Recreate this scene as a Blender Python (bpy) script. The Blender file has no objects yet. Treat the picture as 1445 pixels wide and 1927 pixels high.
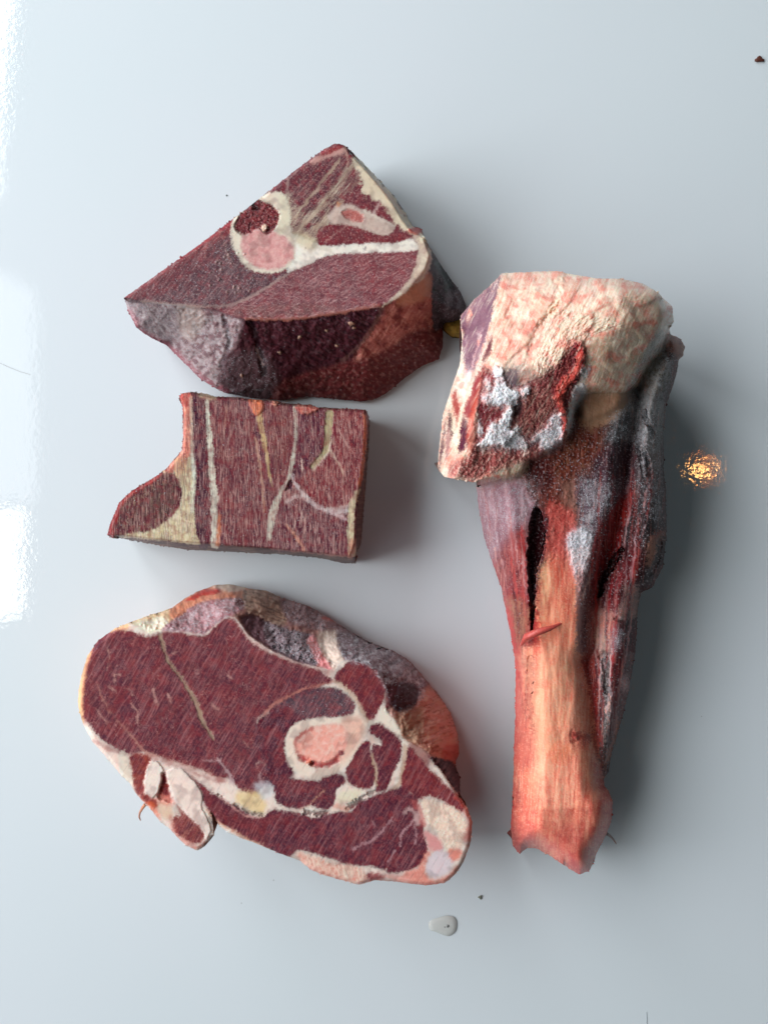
import bpy, math, random
import numpy as np
from mathutils import Vector, Matrix

random.seed(7)
rng = np.random.default_rng(7)
scene = bpy.context.scene
COL = scene.collection

# ------------------------------------------------------------------ camera
H = 0.35                       # camera height above the work surface (m)
K = 0.00025                    # metres on the surface per photo pixel
cam_d = bpy.data.cameras.new("camera")
cam = bpy.data.objects.new("camera", cam_d)
COL.objects.link(cam)
cam.location = (0, 0, H)
cam.rotation_euler = (0, 0, 0)
cam_d.sensor_fit = 'VERTICAL'
cam_d.sensor_height = 24.0
cam_d.lens = 24.0 * H / (1927 * K)
cam_d.clip_start = 0.01
cam_d.clip_end = 50
scene.camera = cam

# ------------------------------------------------------------------ world + exposure
w = bpy.data.worlds.new("World")
scene.world = w
w.use_nodes = True
bg = w.node_tree.nodes["Background"]
bg.inputs[0].default_value = (0.60, 0.74, 0.80, 1)
bg.inputs[1].default_value = 0.09
scene.view_settings.view_transform = 'Standard'
scene.view_settings.look = 'None'
scene.view_settings.exposure = 0.0
scene.view_settings.gamma = 1.0

# ------------------------------------------------------------------ window light (left), an added fill light and the warm lamp
def area(name, y0, y1, z0, z1, x, radiance, col, roll=0.0, tilt=0.0):
    d = bpy.data.lights.new(name, 'AREA')
    d.shape = 'RECTANGLE'
    d.size = y1 - y0
    d.size_y = z1 - z0
    d.energy = radiance * (y1 - y0) * (z1 - z0) * math.pi
    d.color = col
    o = bpy.data.objects.new(name, d)
    COL.objects.link(o)
    o.location = (x, (y0 + y1) / 2, (z0 + z1) / 2)
    m = Matrix(((0, 0, -1), (-1, 0, 0), (0, 1, 0)))   # local -Z -> +X, local X -> -Y, local Y -> Z
    o.rotation_euler = (m @ Matrix.Rotation(roll, 3, 'Z')).to_euler()
    return o
WIN = 6.7
area("window_and_fill_light", -0.27, 0.62, 0.25, 1.40, -0.95, WIN * 1.12, (0.93, 0.97, 1.0))
area("window_and_fill_light", 0.03, 0.60, 1.40, 1.68, -0.95, WIN * 0.42, (0.90, 0.96, 1.0))
area("window_and_fill_light", -0.27, 0.01, 1.40, 1.62, -0.95, WIN * 1.1, (1.0, 0.98, 0.90))
area("window_and_fill_light", 0.86, 2.0, 0.30, 1.58, -0.95, WIN, (0.93, 0.97, 1.0), roll=-0.16)

area("window_and_fill_light", -1.25, -0.36, 0.30, 1.30, -0.95, WIN * 0.30, (0.93, 0.97, 1.0))  # added fill light, not a window pane; brightens the surface's lower end

# ------------------------------------------------------------------ numpy noise + distance helpers
def s2l(c):
    c = np.asarray(c, dtype=np.float64) / 255.0
    return np.where(c <= 0.04045, c / 12.92, ((c + 0.055) / 1.055) ** 2.4)

def _grad(ix, iy, seed):
    h = (ix * 374761393 + iy * 668265263 + seed * 974634777) & 0xffffffff
    h = ((h ^ (h >> 13)) * 1274126177) & 0xffffffff
    h = (h ^ (h >> 16)) & 0xffffffff
    a = h * (2 * math.pi / 4294967296.0)
    return np.cos(a), np.sin(a)

def perlin(x, y, seed=0):
    x0 = np.floor(x); y0 = np.floor(y)
    fx = x - x0; fy = y - y0
    ix = x0.astype(np.int64); iy = y0.astype(np.int64)
    u = fx * fx * fx * (fx * (fx * 6 - 15) + 10)
    v = fy * fy * fy * (fy * (fy * 6 - 15) + 10)
    def g(dx, dy):
        a, b = _grad(ix + dx, iy + dy, seed)
        return a * (fx - dx) + b * (fy - dy)
    n = (g(0, 0) * (1 - u) + g(1, 0) * u) * (1 - v) + (g(0, 1) * (1 - u) + g(1, 1) * u) * v
    return n * 1.5

def fbm(x, y, scale, seed=0, octs=3, gain=0.55):
    a = 1.0; t = 0; s = 0; f = 1.0 / scale
    for k in range(octs):
        t = t + a * perlin(x * f + 17.3 * k, y * f - 9.1 * k, seed + 31 * k)
        s += a; a *= gain; f *= 2.03
    return t / s

def sstep(a, b, x):
    t = np.clip((x - a) / (b - a), 0, 1)
    return t * t * (3 - 2 * t)

def boxblur(A, r):
    for ax in (0, 1):
        P = np.concatenate([np.repeat(np.take(A, [0], ax), r + 1, ax), A, np.repeat(np.take(A, [-1], ax), r, ax)], ax)
        S = np.cumsum(P, ax); n = A.shape[ax]
        A = (np.take(S, range(2 * r + 1, 2 * r + 1 + n), ax) - np.take(S, range(0, n), ax)) / (2 * r + 1)
    return A

def spline(pts, closed=True, n=5):
    p = [np.array(q, float) for q in pts]
    N = len(p); out = []
    for i in range(N if closed else N - 1):
        if closed:
            a, b, c, d = p[i - 1], p[i], p[(i + 1) % N], p[(i + 2) % N]
        else:
            a, b, c, d = p[max(i - 1, 0)], p[i], p[i + 1], p[min(i + 2, N - 1)]
        for k in range(n):
            t = k / n
            out.append(0.5 * (2 * b + (c - a) * t + (2 * a - 5 * b + 4 * c - d) * t * t + (3 * b - a - 3 * c + d) * t ** 3))
    if not closed: out.append(p[-1])
    return np.array(out)

def seg_dist(pts, X, Y, closed):
    """distance to a polyline, and the position (0..1) along it"""
    pts = np.asarray(pts, float)
    best = np.full(X.shape, 1e9); par = np.zeros(X.shape)
    n = len(pts); m = n if closed else n - 1
    for i in range(m):
        ax, ay = pts[i]; bx, by = pts[(i + 1) % n]
        dx, dy = bx - ax, by - ay
        L = dx * dx + dy * dy + 1e-9
        t = np.clip(((X - ax) * dx + (Y - ay) * dy) / L, 0, 1)
        d = (X - ax - t * dx) ** 2 + (Y - ay - t * dy) ** 2
        k = d < best
        best = np.where(k, d, best)
        par = np.where(k, (i + t) / m, par)
    return np.sqrt(best), par

def sdf(pts, X, Y):
    pts = np.asarray(pts, float)
    d, _ = seg_dist(pts, X, Y, True)
    ins = np.zeros(X.shape, bool)
    n = len(pts)
    for i in range(n):
        ax, ay = pts[i]; bx, by = pts[(i + 1) % n]
        if ay == by: continue
        c = ((ay > Y) != (by > Y)) & (X < (bx - ax) * (Y - ay) / (by - ay) + ax)
        ins ^= c
    return np.where(ins, -d, d)

def T(x0, y0, s):
    return lambda *p: [(x0 + u / s, y0 + v / s) for u, v in p]

def world_at(px, py, z):
    s = K * (1 - z / H)
    return (px - 722.5) * s, (963.5 - py) * s

# ------------------------------------------------------------------ surface painter: colour and relief of one cut of meat
GAIN = 1.12
class Canvas:
    def __init__(s, box, step, base, seed=1):
        x0, y0, x1, y1 = box
        s.step = step; s.seed = seed
        xs = np.arange(x0, x1, step); ys = np.arange(y0, y1, step)
        s.x0, s.y0 = x0, y0
        s.X, s.Y = np.meshgrid(xs, ys)
        sh = s.X.shape
        s.col = np.zeros(sh + (3,)); s.col[:] = s2l(base)
        s.frost = np.zeros(sh); s.wet = np.full(sh, 0.35); s.disp = np.zeros(sh)
        s.lab = np.zeros(sh, np.int32); s.names = ['flesh']
        s.k = 0; s.relief = 1.0; s.wscale = 1.0; s.phi = False
    def _sl(s, pts, m):
        p = np.asarray(pts); st = s.step
        a = max(int((p[:, 0].min() - m - s.x0) / st), 0); b = min(int((p[:, 0].max() + m - s.x0) / st) + 2, s.X.shape[1])
        c = max(int((p[:, 1].min() - m - s.y0) / st), 0); d = min(int((p[:, 1].max() + m - s.y0) / st) + 2, s.X.shape[0])
        return slice(c, max(d, c + 1)), slice(a, max(b, a + 1))
    def _warp(s, sl, amp, scale):
        X = s.X[sl]; Y = s.Y[sl]
        if amp <= 0: return X, Y
        s.k += 1
        sd = s.seed * 1000 + s.k * 7
        return (X + amp * 1.6 * fbm(X, Y, scale, sd, 3), Y + amp * 1.6 * fbm(X, Y, scale, sd + 3, 3))
    def apply(s, sl, m, col=None, a=1.0, part=None, frost=None, wet=None, h=0.0, part_id=None):
        if col is not None:
            mm = (m * a)[..., None]
            s.col[sl] = s.col[sl] * (1 - mm) + s2l(col) * mm
        if frost is not None: s.frost[sl] = s.frost[sl] * (1 - m) + frost * m
        if wet is not None: s.wet[sl] = s.wet[sl] * (1 - m) + wet * m
        if h: s.disp[sl] += h * m * s.relief
        if part is not None:
            s.names.append(part); s.lab[sl] = np.where(m > 0.5, len(s.names) - 1, s.lab[sl])
        return sl, m
    def poly(s, pts, col=None, a=1.0, soft=1.5, warp=2.0, ws=14, smooth=True, **kw):
        if smooth: pts = spline(pts)
        sl = s._sl(pts, soft * 2 + warp * 2 + 2)
        X, Y = s._warp(sl, warp, ws)
        m = sstep(soft, -soft, sdf(pts, X, Y))
        return s.apply(sl, m, col, a, **kw)
    def line(s, pts, w, col=None, a=1.0, soft=1.2, warp=1.5, ws=14, jit=0.35, **kw):
        pts = spline(pts, False, 4) if len(pts) > 2 else np.asarray(pts, float)
        wm = max(w) if isinstance(w, (tuple, list)) else w
        sl = s._sl(pts, wm + soft + warp * 2 + 2)
        X, Y = s._warp(sl, warp, ws)
        d, par = seg_dist(pts, X, Y, False)
        w = [x * s.wscale for x in w] if isinstance(w, (tuple, list)) else w * s.wscale
        if isinstance(w, (tuple, list)): w = np.interp(par, np.linspace(0, 1, len(w)), w)
        if jit:
            w = w * (1 + jit * 2 * fbm(s.X[sl], s.Y[sl], 9, s.seed + s.k, 2))
        m = sstep(w / 2 + soft, w / 2 - soft, d) * np.clip(w / (2 * soft), 0, 1)
        return s.apply(sl, m, col, a, **kw)
    def blob(s, x, y, r, col=None, **kw):
        return s.poly([(x + r * math.cos(t), y + r * math.sin(t)) for t in (0, 1.05, 2.1, 3.14, 4.19, 5.24)], col, **kw)
    def smear(s, sm, ang, length, mix=0.6, jit=1.2):
        """the saw drags colour along the cut: average along the blade direction, with ragged offsets"""
        sl, m = sm
        C = s.col[sl]; h, w = C.shape[:2]
        dx, dy = math.cos(math.radians(ang)), -math.sin(math.radians(ang))
        I, J = np.mgrid[0:h, 0:w]
        n = fbm(s.X[sl] * dx + s.Y[sl] * dy, (s.Y[sl] * dx - s.X[sl] * dy) * 9, 26, s.seed + 77, 2)
        n2 = fbm(s.X[sl], s.Y[sl], 3.0, s.seed + 79, 2)
        acc = 0; K_ = 7
        for k in range(K_):
            q = (k / (K_ - 1) - 0.5 + n * 1.3) * length / s.step
            acc = acc + C[np.clip(np.rint(I + dy * q + n2 * jit * 2), 0, h - 1).astype(int), np.clip(np.rint(J + dx * q - n2 * jit), 0, w - 1).astype(int)]
        mm = (m * mix)[..., None]
        s.col[sl] = C * (1 - mm) + acc / K_ * mm
    def streaks(s, sm, ang, n, lmin, lmax, w, col, a):
        """single fine saw scratches / torn fibres"""
        sl, m = sm
        ys, xs = np.nonzero(m > 0.5)
        if len(ys) == 0: return
        dx, dy = math.cos(math.radians(ang)), -math.sin(math.radians(ang))
        for i in rng.choice(len(ys), n):
            x = s.X[sl][ys[i], xs[i]]; y = s.Y[sl][ys[i], xs[i]]
            L = rng.uniform(lmin, lmax); e = rng.normal(0, 0.04)
            k = int(L / s.step) + 1
            tt = np.linspace(-0.5, 0.5, k)
            px = x + tt * L * (dx - dy * e); py = y + tt * L * (dy + dx * e)
            j = ((px - s.x0) / s.step); r_ = ((py - s.y0) / s.step)
            al = a * rng.uniform(0.3, 1) * (1 - (2 * tt) ** 2)
            for oj in (0, 1):
                jj = np.floor(j).astype(int) + oj; rr = np.rint(r_).astype(int)
                wgt = np.abs(1 - oj - (j - np.floor(j)))
                ok = (jj >= 0) & (jj < s.X.shape[1]) & (rr >= 0) & (rr < s.X.shape[0])
                jj, rr, q = jj[ok], rr[ok], (al * wgt)[ok]
                s.col[rr, jj] = s.col[rr, jj] * (1 - q[:, None]) + s2l(col) * q[:, None]
    def bleed(s, r, mix, jit=1.6, red=0.0, sm=None):
        """soft organic edges: ragged offsets, then colour creeping between neighbouring tissues"""
        m = sm[1] if sm is not None else np.ones(s.X.shape)
        h, w = s.X.shape; I, J = np.mgrid[0:h, 0:w]
        def nz(k): return 1.3 * fbm(s.X, s.Y, 7, s.seed + k, 2) + 1.0 * fbm(s.X, s.Y, 2.6, s.seed + k + 5, 1)
        ii = np.clip(np.rint(I + nz(301) * jit / s.step), 0, h - 1).astype(int); jj = np.clip(np.rint(J + nz(311) * jit / s.step), 0, w - 1).astype(int)
        C = s.col[ii, jj]
        B = boxblur(boxblur(C, int(r / s.step) + 1), int(r / s.step) + 1)
        k = (mix * m)[..., None]
        out = C * (1 - k) + B * k
        if red:      # flesh next to pale tissue is brighter and redder
            lum = C.mean(-1); pale = sstep(0.22, 0.45, boxblur(lum[..., None], int(r * 1.6 / s.step) + 1)[..., 0]); fl = sstep(0.2, 0.1, lum)
            q = (red * pale * fl)[..., None]; out = out * (1 - q) + s2l((170, 70, 64)) * q
        s.col = s.col * (1 - m[..., None]) + out * m[..., None]
    def punch(s, gain, contrast, r=5, lim=0.3):
        rb = int(r / s.step) + 1
        B = boxblur(s.col, rb); lum = s.col.mean(-1); k = sstep(lim, lim * 0.4, lum)[..., None]
        out = B * (gain * k + (1 - k)) + (s.col - B) * contrast
        q = sstep(0.16, 0.07, out.mean(-1))[..., None]
        out = out * (1 - q) + out * np.array((0.90, 0.90, 0.97)) * q
        s.col = np.clip(out, 0.004, 0.9)
    # textures inside a mask -------------------------------------------------
    def grain(s, sm, ang, lx, ly, col, amp=0.5, thr=0.0, sharp=2.0, h=0.0, octs=2, frost=None):
        sl, m = sm; s.k += 1
        if s.phi: ang = ang - 90
        h = h * 0.42 * min(1.0, lx / 10.0)
        patch = 0.65 + 0.7 * np.clip(0.5 + fbm(s.X[sl], s.Y[sl], 45, s.seed + s.k * 3, 2), 0, 1) if lx != ly else 1.0
        c, n = math.cos(math.radians(ang)), math.sin(math.radians(ang))
        X = s.X[sl]; Y = s.Y[sl]
        X = X + 2.5 * perlin(X / 30, Y / 30, s.seed + 5); Y = Y + 2.5 * perlin(X / 30, Y / 30, s.seed + 9)
        u = (X * c - Y * n) / lx; v = (X * n + Y * c) / ly
        f = 1.9 * fbm(u, v, 1.0, s.seed * 77 + s.k, octs)
        q = np.clip((f - thr) * sharp, 0, 1) * m * np.minimum(patch, 1.15)
        return s.apply(sl, np.clip(q, 0, 1), col, amp, h=h, frost=frost)
    def mottle(s, sm, scale, col, amp=0.5, thr=0.0, sharp=2.0, h=0.0, octs=3, frost=None):
        return s.grain(sm, 0, scale, scale, col, amp, thr, sharp, h, octs, frost)
    def veins(s, sm, scale, col, amp=0.6, width=0.05, h=0.0, dens=0.0, ang=0, ratio=1.0):
        sl, m = sm; s.k += 1
        X = s.X[sl]; Y = s.Y[sl]
        c, n = math.cos(math.radians(ang)), math.sin(math.radians(ang))
        u = (X * c - Y * n) / ratio; v = (X * n + Y * c)
        f = np.abs(fbm(u, v, scale, s.seed * 55 + s.k, 3))
        g = sstep(dens, dens + 0.3, fbm(X, Y, scale * 1.5, s.seed * 51 + s.k, 2))
        q = sstep(width, width * 0.3, f) * g * m
        return s.apply(sl, q, col, amp, h=h)

# ------------------------------------------------------------------ materials
def nodes(name):
    m = bpy.data.materials.new(name); m.use_nodes = True
    nt = m.node_tree
    return m, nt, nt.nodes, nt.links, nt.nodes["Principled BSDF"]

def make_meat(name, sss=0.15, bump=0.22):
    m, nt, N, L, P = nodes(name)
    def math_(op, a, b=None, c=None, clamp=False):
        n = N.new("ShaderNodeMath"); n.operation = op; n.use_clamp = clamp
        for i, v in enumerate((a, b, c)):
            if v is None: continue
            if isinstance(v, (int, float)): n.inputs[i].default_value = v
            else: L.new(v, n.inputs[i])
        return n.outputs[0]
    def attr(a):
        n = N.new("ShaderNodeAttribute"); n.attribute_name = a; return n
    def noise(scale, det=2, rough=0.6):
        n = N.new("ShaderNodeTexNoise"); n.inputs["Scale"].default_value = scale
        n.inputs["Detail"].default_value = det; n.inputs["Roughness"].default_value = rough
        L.new(tc.outputs["Object"], n.inputs["Vector"]); return n.outputs["Fac"]
    tc = N.new("ShaderNodeTexCoord")
    ac, af, aw = attr("Col"), attr("Frost"), attr("Wet")
    n1 = noise(520, 4); n2 = noise(2100, 3, 0.7); n3 = noise(180, 3)
    f = math_('ADD', math_('MULTIPLY', n1, 1.5), math_('MULTIPLY', n2, 1.2))
    f = math_('ADD', f, math_('MULTIPLY', n3, 0.9))         # about 1.8 on average
    fr = math_('MULTIPLY', math_('ADD', f, math_('SUBTRACT', math_('MULTIPLY', af.outputs["Fac"], 1.9), 2.68)), 1.05, clamp=True)
    fr = math_('ADD', math_('MULTIPLY', fr, 0.7), math_('MULTIPLY', af.outputs["Fac"], 0.16), clamp=True)
    # grain on the flesh colour
    k = math_('ADD', math_('MULTIPLY', n2, 0.14), math_('ADD', math_('MULTIPLY', n3, 0.3), 0.78))
    vm = N.new("ShaderNodeVectorMath"); vm.operation = 'SCALE'
    L.new(ac.outputs["Color"], vm.inputs[0]); L.new(k, vm.inputs["Scale"])
    mx = N.new("ShaderNodeMix"); mx.data_type = 'RGBA'
    L.new(math_('MULTIPLY', fr, 0.78), mx.inputs["Factor"]); L.new(vm.outputs[0], mx.inputs["A"])
    mx.inputs["B"].default_value = (0.80, 0.79, 0.81, 1)
    L.new(mx.outputs["Result"], P.inputs["Base Color"])
    r = math_('SUBTRACT', 0.58, math_('MULTIPLY', aw.outputs["Fac"], 0.55))
    r = math_('ADD', r, math_('MULTIPLY', fr, 0.3), clamp=True)
    L.new(r, P.inputs["Roughness"])
    b = N.new("ShaderNodeBump"); b.inputs["Strength"].default_value = bump; b.inputs["Distance"].default_value = 0.00025
    hh = math_('ADD', math_('MULTIPLY', n1, 0.8), math_('ADD', math_('MULTIPLY', n2, 0.5), math_('MULTIPLY', fr, 0.15)))
    L.new(hh, b.inputs["Height"]); L.new(b.outputs[0], P.inputs["Normal"])
    L.new(math_('MULTIPLY', math_('SUBTRACT', aw.outputs["Fac"], 0.4), 0.10, clamp=True), P.inputs["Coat Weight"])
    P.inputs["Coat Roughness"].default_value = 0.2; P.inputs["Specular IOR Level"].default_value = 0.08
    P.inputs["Subsurface Weight"].default_value = sss
    P.inputs["Subsurface Radius"].default_value = (1.0, 0.35, 0.25)
    P.inputs["Subsurface Scale"].default_value = 0.004
    P.inputs["IOR"].default_value = 1.4
    return m
MEAT = make_meat("frozen_meat")
FATM = make_meat("fat_and_bone", 0.4, 0.08)

def flat(name, col, rough=0.5, bump=None, trans=0, sss=0):
    m, nt, N, L, P = nodes(name)
    P.inputs["Base Color"].default_value = (*s2l(col), 1)
    P.inputs["Roughness"].default_value = rough
    P.inputs["Transmission Weight"].default_value = trans
    P.inputs["Subsurface Weight"].default_value = sss
    P.inputs["Subsurface Scale"].default_value = 0.002
    if bump:
        n = N.new("ShaderNodeTexNoise"); n.inputs["Scale"].default_value = bump; n.inputs["Detail"].default_value = 4
        tc = N.new("ShaderNodeTexCoord"); L.new(tc.outputs["Object"], n.inputs["Vector"])
        b = N.new("ShaderNodeBump"); b.inputs["Strength"].default_value = 0.6; b.inputs["Distance"].default_value = 0.0005
        L.new(n.outputs["Fac"], b.inputs["Height"]); L.new(b.outputs[0], P.inputs["Normal"])
        mx = N.new("ShaderNodeMix"); mx.data_type = 'RGBA'; L.new(n.outputs["Fac"], mx.inputs["Factor"])
        c = s2l(col)
        mx.inputs["A"].default_value = (*(c * 0.6), 1); mx.inputs["B"].default_value = (*np.clip(c * 1.4, 0, 1), 1)
        L.new(mx.outputs["Result"], P.inputs["Base Color"])
    return m
ICE = flat("ice_crystal", (226, 229, 236), 0.25, trans=0.25)

# ------------------------------------------------------------------ mesh helpers
def new_mesh(name, V, F, mat, parent=None, attrs=None, normals=None, smooth=True):
    me = bpy.data.meshes.new(name)
    V = np.asarray(V, np.float32); F = np.asarray(F, np.int32)
    me.vertices.add(len(V)); me.vertices.foreach_set("co", V.ravel())
    k = F.shape[1]
    me.loops.add(F.size); me.loops.foreach_set("vertex_index", F.ravel())
    me.polygons.add(len(F))
    me.polygons.foreach_set("loop_start", np.arange(0, F.size, k, dtype=np.int32))
    try: me.polygons.foreach_set("loop_total", np.full(len(F), k, np.int32))
    except Exception: pass
    me.update(calc_edges=True)
    me.polygons.foreach_set("use_smooth", np.full(len(F), smooth))
    for an, (ty, data) in (attrs or {}).items():
        a = me.attributes.new(an, ty, 'POINT')
        a.data.foreach_set("color" if ty == 'FLOAT_COLOR' else "value", np.asarray(data, np.float32).ravel())
    if normals is not None:
        me.normals_split_custom_set_from_vertices(normals.tolist())
    me.materials.append(mat)
    o = bpy.data.objects.new(name, me); COL.objects.link(o)
    if parent is not None: o.parent = parent
    return o

def thing(name, label, cat, x, y, group=None):
    o = bpy.data.objects.new(name, None); COL.objects.link(o)
    o.empty_display_size = 0.02
    o.location = (x, y, 0)
    o["label"] = label; o["category"] = cat
    if group: o["group"] = group
    return o

def colattr(c):
    return np.concatenate([np.clip(c, 0, 0.92), np.ones(c.shape[:-1] + (1,))], -1)

def islands(m, small, relabel=None, live=None, own=0):
    """split a mask into its connected patches; tiny patches stay with the largest one"""
    runs = []; par = []
    def find(a):
        while par[a] != a: par[a] = par[par[a]]; a = par[a]
        return a
    prev = []
    for y in range(m.shape[0]):
        r = np.flatnonzero(np.diff(np.concatenate([[0], m[y].astype(np.int8), [0]])))
        cur = []
        for a, b in zip(r[::2], r[1::2]):
            k = len(par); par.append(k); runs.append((y, a, b)); cur.append((a, b, k))
            for pa, pb, pk in prev:
                if pa < b and a < pb:
                    x, z = find(pk), find(k)
                    if x != z: par[z] = x
        prev = cur
    size = {}
    for k, (y, a, b) in enumerate(runs): size[find(k)] = size.get(find(k), 0) + b - a
    top = max(size, key=size.get); big = [r for r in size if size[r] >= small and r != top]
    if relabel is not None:        # tiny specks join the tissue beside them
        for k, (y, a, b) in enumerate(runs):
            if size[find(k)] < small and find(k) != top:
                for yy, xx in ((y, a - 1), (y, b), (y - 1, a), (y + 1, a), (y - 1, b - 1), (y + 1, b - 1)):
                    if 0 <= yy < m.shape[0] and 0 <= xx < m.shape[1] and live[yy, xx] and relabel[yy, xx] != own:
                        relabel[y, a:b] = relabel[yy, xx]; break
        return
    out = {r: np.zeros(m.shape, bool) for r in big + [top]}
    for k, (y, a, b) in enumerate(runs):
        r = find(k); out[r if r in out else top][y, a:b] = True
    return list(out.values())

FATTY = ('fat', 'bone', 'marrow', 'tendon')
def build(root, c, sil, zfun, edge_noise=1.2, edge_scale=7, round_px=6, inset=0.002, skirt_col=None,
          skirt_a=0.6, labels=None, crystals=3000, zblur=2.0, fringe=150):
    X, Y, st = c.X, c.Y, c.step
    S = sdf(sil, X, Y) + edge_noise * (fbm(X, Y, edge_scale, c.seed + 400, 3) + 0.6 * fbm(X, Y, edge_scale * 4, c.seed + 410, 2))
    gy, gx = np.gradient(S, st)
    g2 = gx * gx + gy * gy + 1e-6
    ins = S < 0
    cell = ins[:-1, :-1] | ins[1:, :-1] | ins[:-1, 1:] | ins[1:, 1:]
    out = S >= 0
    k = np.where(out, np.clip(S / g2, 0, st * 1.5), 0)
    X2 = X - gx * k; Y2 = Y - gy * k
    S2 = np.minimum(S, 0)
    z = zfun(X2, Y2, -S2)
    if zblur:
        rb = max(1, int(round(zblur / st)))
        zb = boxblur(boxblur(z[..., None], rb), rb)[..., 0]
        q_ = sstep(0, zblur * 2.5, -S2); z = z * (1 - q_) + zb * q_
    r = np.clip(-S2 / round_px, 0, 1)
    rr_ = np.hypot(X - 722.5, Y - 963.5) + 1
    cosw = -(gx * (X - 722.5) + gy * (Y - 963.5)) / rr_ / np.sqrt(g2)
    z = z - round_px * K * 0.8 * (1 - 0.8 * sstep(0.0, 0.5, cosw)) * (1 - r * (2 - r)) 
    z = np.maximum(z + c.disp, 0.0012)
    wx, wy = world_at(X2, Y2, z)
    wx = wx - root.location.x; wy = wy - root.location.y
    W = np.stack([wx, wy, z], -1)
    du = np.gradient(W, axis=1); dv = np.gradient(W, axis=0)
    NN = np.cross(dv, du); NN /= np.linalg.norm(NN, axis=-1, keepdims=True) + 1e-12
    NN = np.where(NN[..., 2:3] < 0, -NN, NN)
    gl, gf, gw = c.col * GAIN, c.frost, c.wet
    idx = np.arange(X.size).reshape(X.shape)
    lab = c.lab[:-1, :-1]
    def part_mesh(q, li):
        f = np.stack([idx[:-1, :-1][q], idx[1:, :-1][q], idx[1:, 1:][q], idx[:-1, 1:][q]], -1)
        u, inv = np.unique(f, return_inverse=True)
        f = inv.reshape(f.shape)
        nm = c.names[li]
        mat = FATM if any(t in nm for t in FATTY) else MEAT
        new_mesh(nm, W.reshape(-1, 3)[u], f, mat, root,
                 {"Col": ('FLOAT_COLOR', colattr(gl.reshape(-1, 3)[u])),
                  "Frost": ('FLOAT', gf.ravel()[u]), "Wet": ('FLOAT', gw.ravel()[u])},
                 NN.reshape(-1, 3)[u])
    lab = lab.copy()
    for rep in range(2):
        for li in range(len(c.names)):
            q0 = cell & (lab == li)
            if q0.any(): islands(q0, 90, lab, cell, li)
    for li in range(len(c.names)):
        q0 = cell & (lab == li)
        if q0.sum() < 6: continue
        for q in islands(q0, 25): part_mesh(q, li)
    # side wall that carries the cut down to the surface, tucked in below
    pad = np.pad(cell, 1)
    E = []
    C = pad[1:-1, 1:-1]
    up = C & ~pad[:-2, 1:-1]; dn = C & ~pad[2:, 1:-1]; lf = C & ~pad[1:-1, :-2]; rt = C & ~pad[1:-1, 2:]
    a = idx
    E.append(np.stack([a[:-1, 1:][up], a[:-1, :-1][up]], -1))
    E.append(np.stack([a[1:, :-1][dn], a[1:, 1:][dn]], -1))
    E.append(np.stack([a[:-1, :-1][lf], a[1:, :-1][lf]], -1))
    E.append(np.stack([a[1:, 1:][rt], a[:-1, 1:][rt]], -1))
    E = np.concatenate(E)
    u, inv = np.unique(E, return_inverse=True); E = inv.reshape(E.shape)
    P0 = W.reshape(-1, 3)[u]; n = len(u)
    nx = gx.ravel()[u]; ny = -gy.ravel()[u]
    nl = np.sqrt(nx * nx + ny * ny) + 1e-9; nx /= nl; ny /= nl     # outward in world xy
    wX = P0[:, 0] + root.location.x; wY = P0[:, 1] + root.location.y
    toward = -(wX * nx + wY * ny)
    R = 12
    rings = []; cols = []; fr = []
    zc = P0[:, 2]
    bcol = gl.reshape(-1, 3)[u]
    sc = s2l(skirt_col) if skirt_col is not None else None
    for i in range(R + 1):
        t = i / R
        zz = zc * (1 - t) + (0.0002 * t if i == R else 0)
        need = np.clip(toward, 0, None) * ((zc - zz) / H / (1 - zc / H))
        off = -need - inset * t ** 1.5 - (0.0002 if i else 0)
        if i: off = off + 0.0006 * fbm(u * 1.0 % X.shape[1], (u // X.shape[1]) + i * 9.0, 14, 5, 2) * math.sin(math.pi * t) - 0.0003
        p = np.stack([P0[:, 0] + nx * off, P0[:, 1] + ny * off, zz], -1)
        rings.append(p)
        cc = bcol
        if sc is not None: cc = bcol * (1 - skirt_a * min(1, 3 * t)) + sc * skirt_a * min(1, 3 * t)
        nz = 1 + 0.45 * fbm((u % X.shape[1]) * 1.0, (u // X.shape[1]) + i * 7.0, 10, 8, 3)
        cols.append(cc * nz[:, None]); fr.append(np.full(n, 0.25))
    V = np.concatenate(rings); F = []
    for i in range(R):
        F.append(np.stack([E[:, 0] + i * n, E[:, 0] + (i + 1) * n, E[:, 1] + (i + 1) * n, E[:, 1] + i * n], -1))
    F = np.concatenate(F)
    new_mesh("side_wall", V, F, MEAT, root, {"Col": ('FLOAT_COLOR', colattr(np.concatenate(cols))),
             "Frost": ('FLOAT', np.concatenate(fr)), "Wet": ('FLOAT', np.full(len(V), 0.3))})
    # ragged shreds left by the saw along the outline
    if fringe:
        base = np.array([(1, 0, 0), (-1, 0, 0), (0, 1, 0), (0, -1, 0), (0, 0, 1), (0, 0, -1)], float)
        tri = np.array([(0, 2, 4), (2, 1, 4), (1, 3, 4), (3, 0, 4), (2, 0, 5), (1, 2, 5), (3, 1, 5), (0, 3, 5)])
        wts = 0.15 + np.clip(fbm(X.ravel()[u], Y.ravel()[u], 22, c.seed + 900, 2) * 3, 0, 2)
        ids = rng.choice(n, fringe, p=wts / wts.sum())
        cen = P0[ids] + np.stack([nx[ids], ny[ids], np.zeros(fringe)], -1) * rng.uniform(-0.0005, 0.00012, (fringe, 1)) + np.array((0, 0, 0.0001))
        szz = rng.uniform(0.00018, 0.0005, (fringe, 1, 1)) * rng.uniform(0.5, 1.6, (fringe, 1, 3))
        qq, _ = np.linalg.qr(rng.normal(size=(fringe, 3, 3)))
        V_ = ((base[None] * szz) @ qq + cen[:, None]).reshape(-1, 3)
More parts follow.
